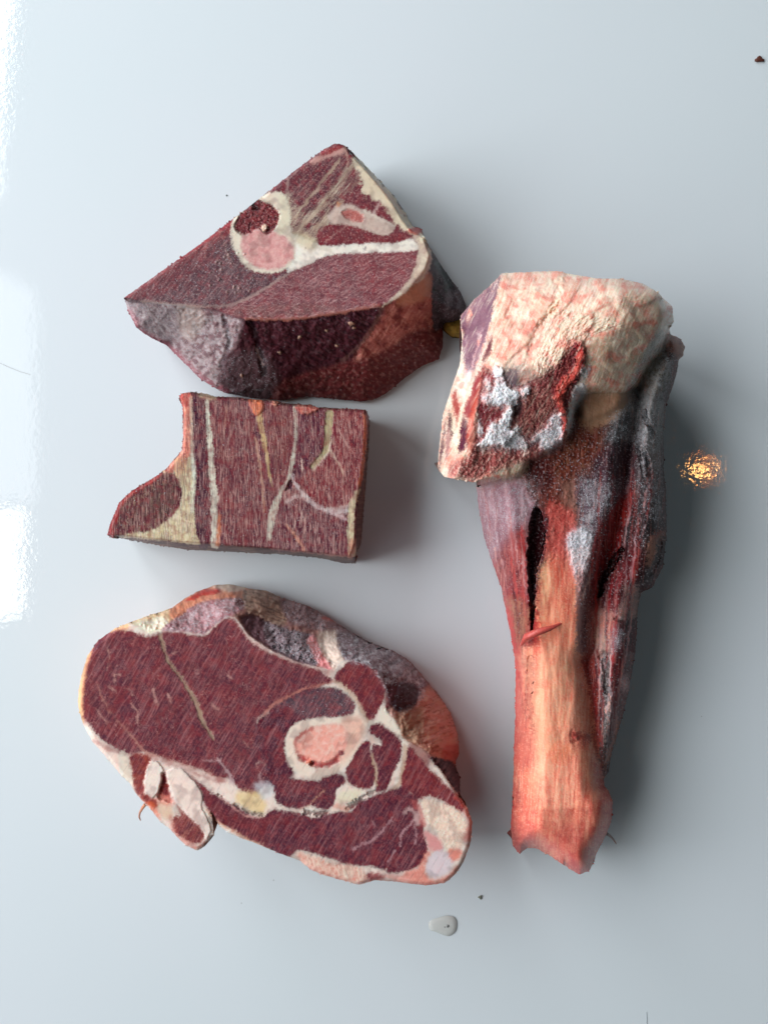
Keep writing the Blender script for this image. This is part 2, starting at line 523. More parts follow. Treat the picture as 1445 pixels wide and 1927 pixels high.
        F_ = (tri[None] + (np.arange(fringe) * 6)[:, None, None]).reshape(-1, 3)
        cc_ = np.repeat(np.clip(bcol[ids] * rng.uniform(0.8, 1.7, (fringe, 1)), 0, 0.8), 6, 0)
        o = new_mesh("ragged_shreds", V_, F_, MEAT, root, {"Col": ('FLOAT_COLOR', colattr(cc_)), "Frost": ('FLOAT', np.full(len(V_), 0.3)), "Wet": ('FLOAT', np.full(len(V_), 0.6))})
        o["kind"] = "stuff"
    # loose hoar-frost crystals
    if crystals:
        pr = (np.clip(c.frost - 0.15, 0, 1) ** 1.3 * ins).ravel()
        pr = pr * (0.3 + np.clip(fbm(X, Y, 9, 91, 2) * 3, 0, 3)).ravel()
        ids = rng.choice(X.size, crystals, p=pr / pr.sum())
        base = np.array([(1, 0, 0), (-1, 0, 0), (0, 1, 0), (0, -1, 0), (0, 0, 1), (0, 0, -1)], float)
        tri = np.array([(0, 2, 4), (2, 1, 4), (1, 3, 4), (3, 0, 4), (2, 0, 5), (1, 2, 5), (3, 1, 5), (0, 3, 5)])
        cen = W.reshape(-1, 3)[ids] + rng.normal(0, 0.00012, (crystals, 3))
        sz = rng.uniform(0.00005, 0.00017, (crystals, 1, 1)) * rng.uniform(0.6, 1.4, (crystals, 1, 3))
        ax = rng.normal(size=(crystals, 3, 3)); q, _ = np.linalg.qr(ax)
        V = (base[None] * sz) @ q + cen[:, None]
        F = (tri[None] + (np.arange(crystals) * 6)[:, None, None]).reshape(-1, 3)
        o = new_mesh("ice_crystals", V.reshape(-1, 3), F, ICE, root, smooth=False)
        o["kind"] = "stuff"

def tube(name, pts, rads, mat, parent=None, seg=7, loc=(0, 0, 0)):
    pts = np.asarray(pts, float) - np.asarray(loc); n = len(pts); V = []; F = []
    for i in range(n):
        d = pts[min(i + 1, n - 1)] - pts[max(i - 1, 0)]; d /= np.linalg.norm(d) + 1e-12
        a = np.cross(d, (0, 0, 1.0)); 
        if np.linalg.norm(a) < 1e-3: a = np.array((1.0, 0, 0))
        a /= np.linalg.norm(a); b = np.cross(a, d)
        for j in range(seg):
            t = 2 * math.pi * j / seg
            V.append(pts[i] + rads[i] * (a * math.cos(t) + b * math.sin(t)))
    for i in range(n - 1):
        for j in range(seg):
            k = (j + 1) % seg
            F.append((i * seg + j, i * seg + k, (i + 1) * seg + k, (i + 1) * seg + j))
    return new_mesh(name, V, F, mat, parent)

def pt(px, py, z):
    x, y = world_at(px, py, z); return (x, y, z)

# ------------------------------------------------------------------ the work surface
def surface_material():
    m, nt, N, L, P = nodes("glossy_white_laminate")
    tc = N.new("ShaderNodeTexCoord")
    def noise(s, d=2):
        n = N.new("ShaderNodeTexNoise"); n.inputs["Scale"].default_value = s; n.inputs["Detail"].default_value = d
        L.new(tc.outputs["Object"], n.inputs["Vector"]); return n
    base = N.new("ShaderNodeMix"); base.data_type = 'RGBA'
    n0 = noise(7, 3)
    L.new(n0.outputs["Fac"], base.inputs["Factor"])
    base.inputs["A"].default_value = (0.675, 0.742, 0.765, 1); base.inputs["B"].default_value = (0.712, 0.742, 0.782, 1)
    # tiny flecks of dirt
    v = N.new("ShaderNodeTexVoronoi"); v.inputs["Scale"].default_value = 60
    L.new(tc.outputs["Object"], v.inputs["Vector"])
    cr = N.new("ShaderNodeValToRGB"); cr.color_ramp.elements[0].position = 0.012; cr.color_ramp.elements[1].position = 0.022
    cr.color_ramp.elements[0].color = (1, 1, 1, 1); cr.color_ramp.elements[1].color = (0, 0, 0, 1)
    L.new(v.outputs["Distance"], cr.inputs[0])
    sep = N.new("ShaderNodeSeparateColor"); L.new(v.outputs["Color"], sep.inputs[0])
    gt = N.new("ShaderNodeMath"); gt.operation = 'GREATER_THAN'; gt.inputs[1].default_value = 0.86; L.new(sep.outputs[0], gt.inputs[0])
    mu = N.new("ShaderNodeMath"); mu.operation = 'MULTIPLY'; L.new(cr.outputs[0], mu.inputs[0]); L.new(gt.outputs[0], mu.inputs[1])
    mu2 = N.new("ShaderNodeMath"); mu2.operation = 'MULTIPLY'; L.new(mu.outputs[0], mu2.inputs[0]); mu2.inputs[1].default_value = 0.6
    mx = N.new("ShaderNodeMix"); mx.data_type = 'RGBA'
    L.new(mu2.outputs[0], mx.inputs["Factor"]); L.new(base.outputs["Result"], mx.inputs["A"]); mx.inputs["B"].default_value = (0.2, 0.19, 0.18, 1)
    L.new(mx.outputs["Result"], P.inputs["Base Color"])
    P.inputs["Roughness"].default_value = 0.03
    P.inputs["IOR"].default_value = 1.5
    n1 = noise(420, 2); n2 = noise(45, 2)
    b = N.new("ShaderNodeBump"); b.inputs["Strength"].default_value = 0.068; b.inputs["Distance"].default_value = 0.0004
    L.new(n1.outputs["Fac"], b.inputs["Height"])
    b2 = N.new("ShaderNodeBump"); b2.inputs["Strength"].default_value = 0.02; b2.inputs["Distance"].default_value = 0.002
    L.new(n2.outputs["Fac"], b2.inputs["Height"]); L.new(b.outputs[0], b2.inputs["Normal"])
    L.new(b2.outputs[0], P.inputs["Normal"])
    return m
def slab(x0, y0, x1, y1, z0, z1):
    V = [(x0, y0, z0), (x1, y0, z0), (x1, y1, z0), (x0, y1, z0), (x0, y0, z1), (x1, y0, z1), (x1, y1, z1), (x0, y1, z1)]
    F = [(0, 3, 2, 1), (4, 5, 6, 7), (0, 1, 5, 4), (1, 2, 6, 5), (2, 3, 7, 6), (3, 0, 4, 7)]
    return V, F
V, F = slab(-0.62, -0.62, 0.62, 0.62, -0.03, 0.0)
surf = new_mesh("work_surface", V, F, surface_material(), smooth=False)
surf["kind"] = "structure"; surf["label"] = "glossy white work surface under the meat"

# warm lamp above on the right, seen mirrored in the surface
def lamp():
    rx, ry = (1322 - 722.5) * K, (963.5 - 884) * K
    h = 1.7; s = 1 + h / H
    bm_v = []; 
    m, nt, N, L, P = nodes("lamp_glow")
    P.inputs["Emission Color"].default_value = (1.0, 0.52, 0.16, 1); P.inputs["Emission Strength"].default_value = 50.0
    P.inputs["Base Color"].default_value = (0.9, 0.8, 0.6, 1)
    root = thing("ceiling_lamp", "small warm bulb in an open ring shade above the right side, mirrored in the surface", "lamp", rx * s, ry * s)
    root.location.z = h
    def lathe(name, prof, mat, seg=32):
        V = []; F = []
        for r, z in prof:
            for j in range(seg):
                t = 2 * math.pi * j / seg; V.append((r * math.cos(t), r * math.sin(t), z))
        for i in range(len(prof) - 1):
            for j in range(seg):
                k = (j + 1) % seg; F.append((i * seg + j, i * seg + k, (i + 1) * seg + k, (i + 1) * seg + j))
        return new_mesh(name, V, F, mat, root)
    lathe("bulb", [(0.0005, -0.022), (0.010, -0.018), (0.014, -0.008), (0.015, 0.004), (0.013, 0.02), (0.013, 0.04), (0.012, 0.06)], m)
    lathe("lamp_shade", [(0.042, -0.02), (0.040, 0.0), (0.032, 0.045), (0.02, 0.07), (0.013, 0.075)], flat("brass_shade", (150, 105, 60), 0.35))
    lathe("lamp_holder", [(0.013, 0.055), (0.014, 0.12), (0.0005, 0.121)], flat("dark_holder", (40, 36, 34), 0.5))
lamp()

def side_profile(F, sil, zt, ze, p=1.5, q=1.0):
    """flat sawn top inside outline F, rounded fall from its rim to the silhouette"""
    F = np.asarray(F)
    def z(X, Y, dS):
        s = sdf(F, X, Y)
        dF = np.clip(s, 0, None)
        t = dF / (dF + dS + 0.6)
        ze2 = ze(X, Y) if callable(ze) else ze
        out = ze2 + (zt - ze2) * np.clip(1 - t ** p, 0, 1) ** q
        return np.where(s < 0, zt, out)
    return z

FAT = (224, 208, 194)
DARK = (92, 50, 56); MUS = (118, 58, 64); FAT = (216, 202, 180); CREAM = (222, 206, 180); RED = (150, 40, 42)

# ================================================================== triangular shoulder block (top)
def shoulder_block():
    t = T(220, 250, 2.125)
    sil = np.array(t((28, 660), (340, 440), (600, 240), (740, 130), (830, 65), (870, 43), (890, 43), (912, 52), (940, 75), (990, 125),
                     (1050, 190), (1110, 255), (1150, 315), (1180, 372), (1212, 380), (1250, 455), (1290, 520), (1330, 580), (1370, 630),
                     (1395, 690), (1388, 730), (1345, 765), (1303, 772), (1303, 850), (1288, 905), (1220, 932), (1150, 980), (1080, 1040),
                     (1040, 1062), (980, 1076), (850, 1062), (760, 1055), (650, 1070), (540, 1060), (430, 1040), (340, 990), (270, 920),
                     (200, 850), (130, 815), (80, 780), (50, 720)))
    F = t((10, 660), (340, 430), (600, 228), (740, 118), (830, 55), (880, 34), (915, 48), (940, 78), (990, 130), (1050, 200), (1105, 275), (1150, 350),
          (1190, 392), (1232, 415), (1258, 490), (1235, 545), (1150, 640), (1060, 690), (1000, 705), (900, 716), (730, 742), (600, 746), (480, 740),
          (400, 708), (300, 690), (180, 680))
    c = Canvas((218, 255, 892, 772), 1.25, (74, 38, 43), 11)
    P, Ln = c.poly, c.line
    # --- side below the sawn face
    m = P(t((0, 600), (1500, 600), (1500, 1150), (0, 1150)), (74, 38, 43), smooth=False, warp=0)
    c.grain(m, 8, 5, 40, (120, 70, 74), 0.6, 0.0); c.mottle(m, 16, (45, 20, 26), 0.6, 0.05, h=-0.0008)
    m = P(t((480, 745), (760, 742), (1060, 690), (1010, 790), (900, 900), (700, 965), (640, 1010), (600, 900), (500, 820)), (86, 42, 48), part="outer_muscle", soft=6)
    c.mottle(m, 9, (112, 66, 72), 0.4, 0.1, frost=0.2); c.grain(m, 60, 3, 26, (44, 20, 26), 0.7, 0.0, h=-0.0004)
    m = P(t((30, 665), (120, 672), (260, 690), (256, 760), (235, 820), (170, 825), (100, 790), (50, 730)), (150, 120, 122), part="silverskin", soft=3, frost=0.5)
    c.mottle(m, 8, (104, 72, 80), 0.6, -0.05, h=-0.0003); c.grain(m, 25, 3, 20, (196, 186, 184), 0.6, 0.05)
    m = P(t((262, 690), (330, 700), (420, 722), (500, 752), (470, 860), (430, 900), (420, 1030), (330, 985), (220, 860), (245, 800), (262, 740)), (150, 116, 116), part="silverskin", soft=6, frost=0.6)
    c.mottle(m, 11, (112, 66, 74), 0.6, -0.1, frost=0.4, h=0.0002)
    m = P(t((250, 690), (330, 700), (350, 760), (300, 830), (255, 800)), (176, 150, 140), soft=7, a=0.8)
    m = P(t((430, 900), (600, 880), (640, 1060), (430, 1040)), (88, 44, 50), soft=10, a=0.7, frost=0.4)
    Ln(t((50, 715), (100, 795), (200, 850), (280, 925), (350, 990), (430, 1035)), 12, (160, 56, 74), a=0.7, soft=5)
    m = P(t((640, 1010), (740, 965), (930, 910), (1080, 850), (1180, 765), (1262, 760), (1310, 780), (1310, 860), (1290, 910), (1150, 985), (1040, 1068), (850, 1070), (640, 1075)), (124, 58, 56), soft=6, part="flank_muscle")
    c.grain(m, 70, 4, 30, (84, 32, 36), 0.5, 0.0, h=-0.0003); c.mottle(m, 7, (170, 112, 100), 0.5, 0.15, frost=0.3)
    m = P(t((1075, 690), (1150, 645), (1238, 560), (1264, 600), (1266, 770), (1180, 790), (1085, 860), (950, 915), (1000, 810), (1060, 730)), (168, 96, 88), soft=7, part="flank_fat")
    c.grain(m, -35, 4, 36, (206, 148, 132), 0.55, -0.02); c.mottle(m, 20, (126, 52, 52), 0.7, 0.1)
    P(t((1130, 640), (1235, 570), (1262, 590), (1240, 660), (1130, 690)), (192, 132, 104), soft=8, a=0.8)
    Ln(t((1060, 700), (1010, 800), (950, 870), (900, 910)), 7, (120, 84, 76), a=0.6)
    Ln(t((540, 760), (570, 860), (590, 960)), 13, (44, 20, 26), a=0.8, soft=4, h=-0.0014)
    Ln(t((430, 740), (450, 840), (420, 930)), 8, (90, 60, 66), a=0.6, soft=3, h=-0.0008)
    Ln(t((555, 860), (585, 930)), 4, (150, 120, 116), a=0.8)
    for x, y, r in ((938, 765, 5), (950, 780, 3), (500, 970, 3), (650, 880, 3), (730, 820, 3), (840, 790, 2.5), (880, 850, 3)):
        c.blob(*t((x, y))[0], r, (176, 142, 122), h=0.0012)
    # --- dark back on the right
    m = P(t((940, 60), (1060, 180), (1150, 320), (1190, 395), (1235, 420), (1262, 500), (1262, 770), (1310, 775), (1400, 745), (1420, 690), (1300, 500), (1180, 320), (1000, 80)),
          (62, 34, 42), soft=2, part="back_muscle", frost=0.35)
    c.mottle(m, 8, (110, 84, 92), 0.6, 0.05, h=0.0008); c.mottle(m, 12, (30, 16, 22), 0.8, 0.0, h=-0.001)
    Ln(t((1280, 520), (1320, 600), (1325, 700)), 10, (110, 122, 118), a=0.7, soft=3)
    Ln(t((1300, 540), (1345, 640), (1340, 700)), 9, (20, 26, 24), a=0.9, soft=3, h=-0.002)
    P(t((1310, 640), (1380, 640), (1390, 730), (1320, 750)), (112, 88, 96), a=0.7, soft=6, frost=0.5)
    # --- sawn face
    face = P(F, MUS, warp=1, soft=1.2, smooth=False, part="muscle", wet=0.5, frost=0.05)
    c.disp *= sstep(0, 5, sdf(F, c.X, c.Y))
    c.grain(face, -38, 1.8, 34, (86, 44, 52), 0.5, -0.02); c.mottle(face, 3.2, (160, 110, 112), 0.4, 0.15)
    mA = P(t((28, 660), (340, 452), (455, 375), (470, 470), (530, 550), (620, 570), (700, 552), (640, 592), (540, 652), (440, 694), (400, 700), (300, 686), (180, 676)),
           (100, 60, 67), part="muscle", soft=2.5, warp=2, frost=0.2)
    c.grain(mA, -38, 1.5, 44, (66, 34, 44), 0.8, -0.1, 2.4, h=-0.00018); c.grain(mA, -38, 1.6, 26, (150, 112, 116), 0.45, 0.1)
    c.mottle(mA, 3, (176, 148, 146), 0.5, 0.2, frost=0.4)
    Ln(t((10, 665), (120, 590), (280, 488), (440, 388), (520, 318)), (14, 26, 22, 16), (158, 46, 50), a=0.8, soft=5, warp=2)
    P(t((120, 600), (330, 470), (430, 420), (400, 500), (300, 560), (180, 650), (60, 655)), (136, 54, 60), a=0.55, soft=8)
    P(t((370, 460), (450, 430), (520, 540), (440, 560)), (90, 58, 62), a=0.6, soft=6, frost=0.3)
    Ln(t((352, 420), (356, 500)), 3, (165, 110, 104), a=0.6); Ln(t((415, 395), (440, 470), (450, 520)), 5, (165, 120, 112), a=0.6)
    for k in range(26):
        x = rng.uniform(370, 560); y = rng.uniform(470, 640)
        c.blob(*t((x, y))[0], rng.uniform(0.9, 2.4), (190, 160, 150), h=0.0004, a=0.8)
    mB = P(t((520, 660), (560, 640), (640, 595), (760, 532), (860, 492), (1000, 482), (1195, 470), (1180, 560), (1120, 640), (1060, 690), (900, 715), (730, 740), (600, 742), (470, 735), (425, 706)),
           (126, 62, 70), part="muscle", soft=2, warp=2, frost=0.12)
    c.grain(mB, -8, 1.5, 16, (168, 124, 126), 0.5, 0.08); c.grain(mB, -40, 2.2, 22, (98, 48, 58), 0.6, 0.0); c.mottle(mB, 3, (190, 150, 146), 0.5, 0.25, frost=0.3)
    P(t((950, 490), (1190, 475), (1170, 560), (1080, 660), (1000, 640)), (140, 58, 62), a=0.5, soft=10)
    P(t((460, 700), (700, 680), (900, 700), (730, 738), (600, 742), (480, 735)), (124, 84, 76), a=0.5, soft=6)
    Ln(t((705, 548), (640, 592), (540, 652), (440, 692), (340, 692), (200, 682), (100, 672)), 5, (172, 142, 134), a=0.75, part="seam_fat")
    Ln(t((640, 590), (720, 605), (800, 620)), 5, (150, 112, 112), a=0.6)
    Ln(t((520, 742), (700, 744), (880, 720), (1050, 690)), 7, (158, 96, 84), a=0.8, h=0.0004)
    mT = P(t((600, 245), (740, 132), (830, 66), (885, 44), (915, 60), (935, 110), (870, 205), (780, 312), (700, 372), (680, 300), (670, 250)), (110, 58, 66), part="muscle", soft=2.5, warp=2.5)
    c.grain(mT, -42, 2.2, 36, (72, 36, 46), 0.7, -0.05); c.grain(mT, -42, 2.0, 30, (158, 124, 114), 0.5, 0.12)
    P(t((775, 112), (830, 78), (900, 55), (905, 80), (830, 105), (790, 125)), (196, 152, 142), a=0.8, soft=4)
    P(t((820, 78), (880, 48), (905, 56), (880, 70), (830, 92)), (150, 44, 48), a=0.9, soft=2)
    Ln(t((912, 55), (925, 120), (905, 165)), 4, (190, 150, 136), a=0.8); Ln(t((685, 165), (682, 240), (690, 330)), 5, (170, 138, 132), a=0.7)
    z = P(t((680, 240), (720, 300), (780, 310), (870, 205), (950, 110), (1000, 180), (960, 215), (900, 265), (845, 320), (870, 370), (810, 395), (790, 440), (700, 430), (660, 370), (650, 300)),
          (158, 136, 122), a=0.8, soft=6, warp=5, ws=20, part="tendon")
    c.grain(z, -42, 2.4, 30, (104, 66, 66), 0.85, -0.1, 2.5, h=-0.0004); c.grain(z, -42, 1.7, 22, (206, 188, 166), 0.6, 0.05)
    for k in range(7):
        a0 = 700 + 26 * k; Ln(t((a0 + 190, 110 + 10 * k), (a0 + 110, 210 + 12 * k), (a0 + 15, 330 + 8 * k), (a0 - 20, 380)), rng.uniform(3, 7),
           [(174, 152, 132), (88, 48, 56)][k % 2], a=0.75, warp=3)
    P(t((930, 150), (985, 130), (1010, 190), (960, 260), (890, 265), (880, 230)), (122, 68, 72), a=0.7, soft=5)
    mR = P(t((985, 205), (1018, 262), (1080, 275), (1112, 300), (1118, 345), (1085, 362), (1010, 330), (940, 292), (900, 262), (940, 225)), (124, 60, 64), part="muscle", warp=2)
    c.grain(mR, -45, 2, 14, (164, 116, 116), 0.5, 0.1); c.grain(mR, -60, 2, 14, (92, 46, 54), 0.5, 0)
    Ln(t((960, 108), (1000, 160), (1015, 215), (1075, 255), (1118, 318), (1165, 385)), (20, 26, 34, 26, 24, 22), CREAM, a=0.85, warp=3, part="fat", soft=2)
    Ln(t((1050, 275), (1040, 300), (1020, 330)), 5, (190, 162, 156), a=0.7)
    P(t((1035, 195), (1100, 250), (1150, 330), (1120, 300), (1075, 250)), (184, 128, 104), a=0.6, soft=3)
    # round bone with marrow
    P(t((458, 365), (485, 325), (560, 268), (600, 240), (670, 245), (690, 330), (700, 400), (722, 450), (715, 510), (670, 550), (600, 560), (530, 545), (480, 492), (455, 425)), (218, 202, 184), part="bone", warp=1.5)
    b = P(t((505, 400), (560, 380), (630, 395), (690, 430), (706, 490), (670, 535), (600, 546), (540, 528), (505, 480)), (206, 152, 148), part="spongy_bone", warp=2.5, soft=3)
    c.mottle(b, 3.5, (226, 192, 180), 0.6, 0.0); c.mottle(b, 9, (190, 116, 118), 0.6, 0.0)
    b = P(t((470, 362), (500, 320), (540, 276), (580, 270), (640, 305), (648, 350), (612, 402), (560, 384), (520, 408), (478, 392)), (122, 50, 52), part="marrow", warp=2.5, soft=1.5, h=-0.0006, wet=0.8)
    c.mottle(b, 5, (176, 104, 98), 0.8, 0.1, h=0.0009); c.mottle(b, 7, (70, 16, 22), 0.8, 0.05, h=-0.0008)
    c.blob(*t((562, 290))[0], 10, (62, 8, 16), soft=3, h=-0.0022, wet=0.9); c.blob(*t((590, 380))[0], 5, (226, 196, 176), h=0.001)
    P(t((650, 255), (680, 260), (695, 340), (670, 400), (640, 400), (655, 340)), (212, 200, 176), a=0.8, soft=4)
    # flat bone on the right
    b = P(t((845, 330), (880, 290), (930, 285), (985, 312), (1040, 338), (1112, 372), (1072, 412), (1000, 392), (930, 372), (860, 362)), (194, 172, 160), part="bone", warp=1.5)
    c.mottle(b, 6, (170, 140, 132), 0.6, 0)
    b = P(t((900, 318), (940, 308), (985, 335), (978, 352), (925, 345)), (170, 70, 66), a=0.85, soft=2.5, warp=3, h=-0.0004); c.mottle(b, 3, (220, 170, 160), 0.7, 0.1)
    c.blob(*t((885, 285))[0], 4, (206, 130, 84), a=0.7)
    Ln(t((990, 312), (1050, 342), (1110, 372)), 4, (225, 212, 196), a=0.7)
    m = P(t((800, 405), (830, 370), (900, 366), (960, 378), (1060, 412), (1120, 398), (1162, 395), (1162, 425), (1040, 442), (940, 438), (860, 448), (812, 442)), (126, 56, 60), part="muscle", warp=1.5)
    c.grain(m, 20, 2, 12, (160, 104, 104), 0.5, 0.1); Ln(t((830, 440), (870, 405), (920, 370)), 3, (176, 132, 126), a=0.7)
    # white fat band
    P(t((700, 405), (745, 418), (800, 445), (860, 452), (1000, 441), (1110, 441), (1178, 423), (1203, 455), (1195, 470), (1000, 481), (870, 486), (800, 510), (720, 545), (678, 552), (712, 500), (715, 450)),
      (230, 218, 206), part="fat", warp=1.5, wet=0.6)
    P(t((700, 400), (760, 405), (800, 440), (780, 470), (730, 450)), (196, 178, 146), a=0.7, soft=6)
    c.blob(*t((993, 462))[0], 3, (120, 110, 108)); c.blob(*t((755, 460))[0], 1.8, (130, 110, 100)); Ln(t((790, 452), (850, 470)), 8, (190, 178, 160), a=0.6, soft=3)
    # pale rim on the right edge of the face
    r = P(t((1172, 385), (1232, 412), (1258, 490), (1240, 560), (1150, 640), (1070, 690), (1060, 690), (1120, 642), (1180, 562), (1204, 470), (1190, 425)), (198, 172, 156), part="fat", warp=2.5)
    c.grain(r, -35, 3, 16, (214, 200, 176), 0.7, 0); c.mottle(r, 7, (150, 100, 92), 0.5, 0.1)
    P(t((1165, 385), (1212, 380), (1222, 402), (1180, 402)), (186, 62, 56), a=0.9, h=0.0008)
    P(t((1210, 400), (1240, 430), (1215, 440)), (226, 210, 184), a=0.9); P(t((1220, 490), (1238, 520), (1205, 560)), (226, 214, 192), a=0.7, soft=4)
    c.smear(face, 48, 5, 0.6); c.bleed(3, 0.3, 1.6, 0.4); c.punch(0.82, 1.25)
    mfa = (np.s_[:, :], sstep(0.2, 0.12, c.col.mean(-1)) * (sdf(F, c.X, c.Y) < 0)); c.mottle(mfa, 12, (138, 46, 54), 0.45, 0.0); c.mottle(mfa, 8, (76, 34, 50), 0.4, 0.05); c.mottle(mfa, 5, (158, 90, 90), 0.3, 0.15); c.mottle(mfa, 3, (210, 180, 172), 0.4, 0.36); c.mottle(face, 30, (84, 38, 46), 0.3, 0.0)
    c.grain(mA, -38, 1.5, 40, (54, 26, 36), 0.6, 0.05, 2.6); c.grain(mB, -60, 1.8, 26, (190, 146, 144), 0.3, 0.25, 2.4)
    c.streaks(mA, 52, 260, 8, 34, 1, (186, 160, 158), 0.35); c.streaks(mA, 52, 200, 8, 34, 1, (50, 26, 34), 0.5)
    c.streaks(mB, 30, 260, 5, 20, 1, (206, 168, 164), 0.4); c.streaks(mB, -10, 200, 5, 22, 1, (206, 168, 164), 0.35); c.streaks(mT, 48, 140, 8, 30, 1, (190, 158, 150), 0.4); c.streaks(z, 52, 160, 8, 30, 1, (214, 198, 178), 0.5)
    c.disp += 0.0008 * fbm(c.X, c.Y, 26, 3, 3) * sstep(0, 10, sdf(F, c.X, c.Y)) * 2.2
    c.disp += 0.00004 * fbm(c.X, c.Y, 5, 4, 2)
    root = thing("shoulder_block", "frozen wedge of red meat, round bone and marrow in its triangular sawn top", "meat cut", -0.045, 0.09)
    root["group"] = "frozen sawn meat pieces"
    build(root, c, sil, side_profile(F, sil, 0.052, lambda X, Y: 0.004 + 0.03 * sstep(330, 235, X), 1.35), inset=0.002, skirt_col=(110, 50, 52), crystals=4500)
    # yellow lump of fat tucked low at its right corner
    c2 = Canvas((826, 600, 886, 646), 1.25, (176, 140, 66), 15)
    s2 = np.array([(830, 600), (884, 600), (884, 628), (868, 637), (850, 636), (834, 622)])
    c2.names = ['fat_lump']; c2.mottle((slice(None), slice(None)) and (np.s_[:, :], np.ones(c2.X.shape)), 8, (120, 92, 40), 0.6, 0)
    build(root, c2, s2, lambda X, Y, d: 0.002 + 0.008 * np.sqrt(np.clip(d / 14, 0, 1)), crystals=0, fringe=0, inset=0.001)
shoulder_block()

# ================================================================== rectangular block (middle)
def square_block():
    t = T(190, 720, 2.157)
    u = T(190, 730, 5.558)      # left close-up
    q = T(430, 730, 5.161)      # right close-up
    F = u((70, 1540), (95, 1430), (190, 1200), (330, 1070), (520, 960), (690, 840), (850, 650), (860, 500), (855, 200), (815, 110), (850, 55), (960, 45), (1100, 75), (1200, 95)) + \
        q((100, 95), (240, 120), (420, 125), (560, 160), (700, 165), (800, 170), (860, 190), (1100, 205), (1335, 215), (1345, 290), (1330, 600), (1290, 900), (1255, 1070), (1240, 1300), (1235, 1500), (1190, 1640),
          (900, 1608), (560, 1580), (420, 1560), (0, 1535)) + u((1150, 1630), (800, 1610), (500, 1580), (200, 1552), (130, 1572))
    sil = u((68, 1540), (95, 1430), (190, 1200), (330, 1070), (520, 960), (690, 840), (850, 650), (860, 500), (855, 200), (813, 110), (850, 52), (960, 42), (1100, 62), (1200, 90)) + \
        q((100, 88), (240, 112), (420, 118), (560, 150), (700, 158), (800, 160), (860, 185), (1100, 200), (1335, 210), (1372, 320), (1365, 450), (1350, 700), (1335, 950), (1310, 1200), (1290, 1500), (1245, 1600), (1235, 1705),
          (1100, 1700), (900, 1655), (560, 1620), (0, 1590)) + u((1250, 1712), (900, 1690), (650, 1655), (400, 1610), (200, 1570), (110, 1575))
    sil = np.array(sil)
    c = Canvas((196, 728, 706, 1072), 1.15, (110, 78, 70), 23)
    P, Ln = c.poly, c.line
    all_ = (np.s_[:, :], np.ones(c.X.shape))
    c.names = ['side_meat']; c.wscale = 0.82
    c.grain(all_, 92, 2.5, 50, (150, 122, 104), 0.6, -0.05); c.grain(all_, 92, 2, 40, (70, 40, 44), 0.6, 0.05, h=-0.0003)
    m = allf = P(F, (112, 54, 62), warp=0.6, smooth=False, part="muscle", wet=0.3, soft=1.0)
    c.grain(m, 2, 1.6, 40, (70, 34, 46), 0.75, -0.05, 2.2, h=-0.00012); c.grain(m, -3, 1.4, 34, (164, 112, 108), 0.55, 0.08, 2.4)
    c.grain(m, 3, 1.3, 14, (196, 160, 150), 0.45, 0.25, 3); c.mottle(m, 34, (132, 58, 58), 0.6, 0.0)
    c.mottle(m, 2.6, (170, 130, 128), 0.35, 0.25, frost=0.3)
    c.disp *= sstep(-1, 3, sdf(F, c.X, c.Y))
    # dark strip between the two left fat lines
    m = P(u((935, 90), (1080, 130), (1110, 330), (1120, 700), (1130, 1100), (1130, 1640), (1010, 1640), (940, 1380), (980, 900), (970, 600), (945, 300)), (94, 52, 62), part="muscle", warp=1.2)
    c.grain(m, -1, 1.8, 36, (60, 32, 44), 0.8, -0.05); c.grain(m, 2, 1.3, 20, (160, 128, 124), 0.5, 0.15)
    # right muscle redder
    m = P(q((1010, 200), (1340, 215), (1330, 600), (1290, 900), (1200, 1090), (1150, 1150), (900, 1140), (760, 1020), (650, 880), (800, 800), (980, 640)), (136, 58, 62), part="muscle", warp=1.5, soft=3)
    c.grain(m, 2, 1.6, 36, (98, 44, 54), 0.75, -0.05, 2.2); c.grain(m, -2, 1.4, 20, (190, 142, 134), 0.6, 0.08, 2.6)
    m = P(q((560, 1090), (720, 1080), (900, 1200), (1140, 1300), (1150, 1600), (700, 1590), (430, 1560), (470, 1300)), (114, 58, 66), part="muscle", warp=1.5, soft=3)
    c.grain(m, 2, 1.6, 40, (76, 38, 50), 0.8, -0.05, 2.2); c.grain(m, -4, 1.4, 20, (186, 150, 146), 0.6, 0.1, 2.4)
    m = P(q((660, 200), (900, 220), (910, 560), (800, 760), (640, 900), (640, 600)), (106, 52, 64), part="muscle", warp=1.5, soft=3)
    c.grain(m, 2, 1.6, 40, (72, 36, 50), 0.8, -0.05, 2.2); c.grain(m, -2, 1.4, 20, (172, 126, 124), 0.5, 0.1, 2.4)
    m = P(q((380, 200), (600, 200), (600, 700), (540, 1000), (440, 1040), (380, 560)), (120, 62, 64), a=0.5, soft=4)
    c.grain(m, 3, 1.8, 40, (160, 110, 96), 0.4, 0.0)
    # corner muscle on the left
    fat = P(u((640, 880), (700, 840), (820, 720), (930, 690), (985, 900), (975, 1300), (1010, 1560), (1020, 1640), (700, 1600), (200, 1560), (170, 1530), (420, 1480), (640, 1420), (790, 1290), (850, 1130), (800, 950)),
            (208, 194, 158), part="fat", warp=1.5, wet=0.4)
    c.grain(fat, 10, 3, 24, (228, 218, 196), 0.6, 0); c.grain(fat, -20, 3, 20, (180, 156, 118), 0.6, 0.05)
    m = P(u((80, 1530), (130, 1400), (200, 1220), (340, 1090), (520, 980), (640, 890), (770, 900), (830, 1010), (845, 1130), (790, 1260), (680, 1380), (540, 1490), (300, 1520), (180, 1560)), (110, 58, 60), part="muscle", warp=1.5)
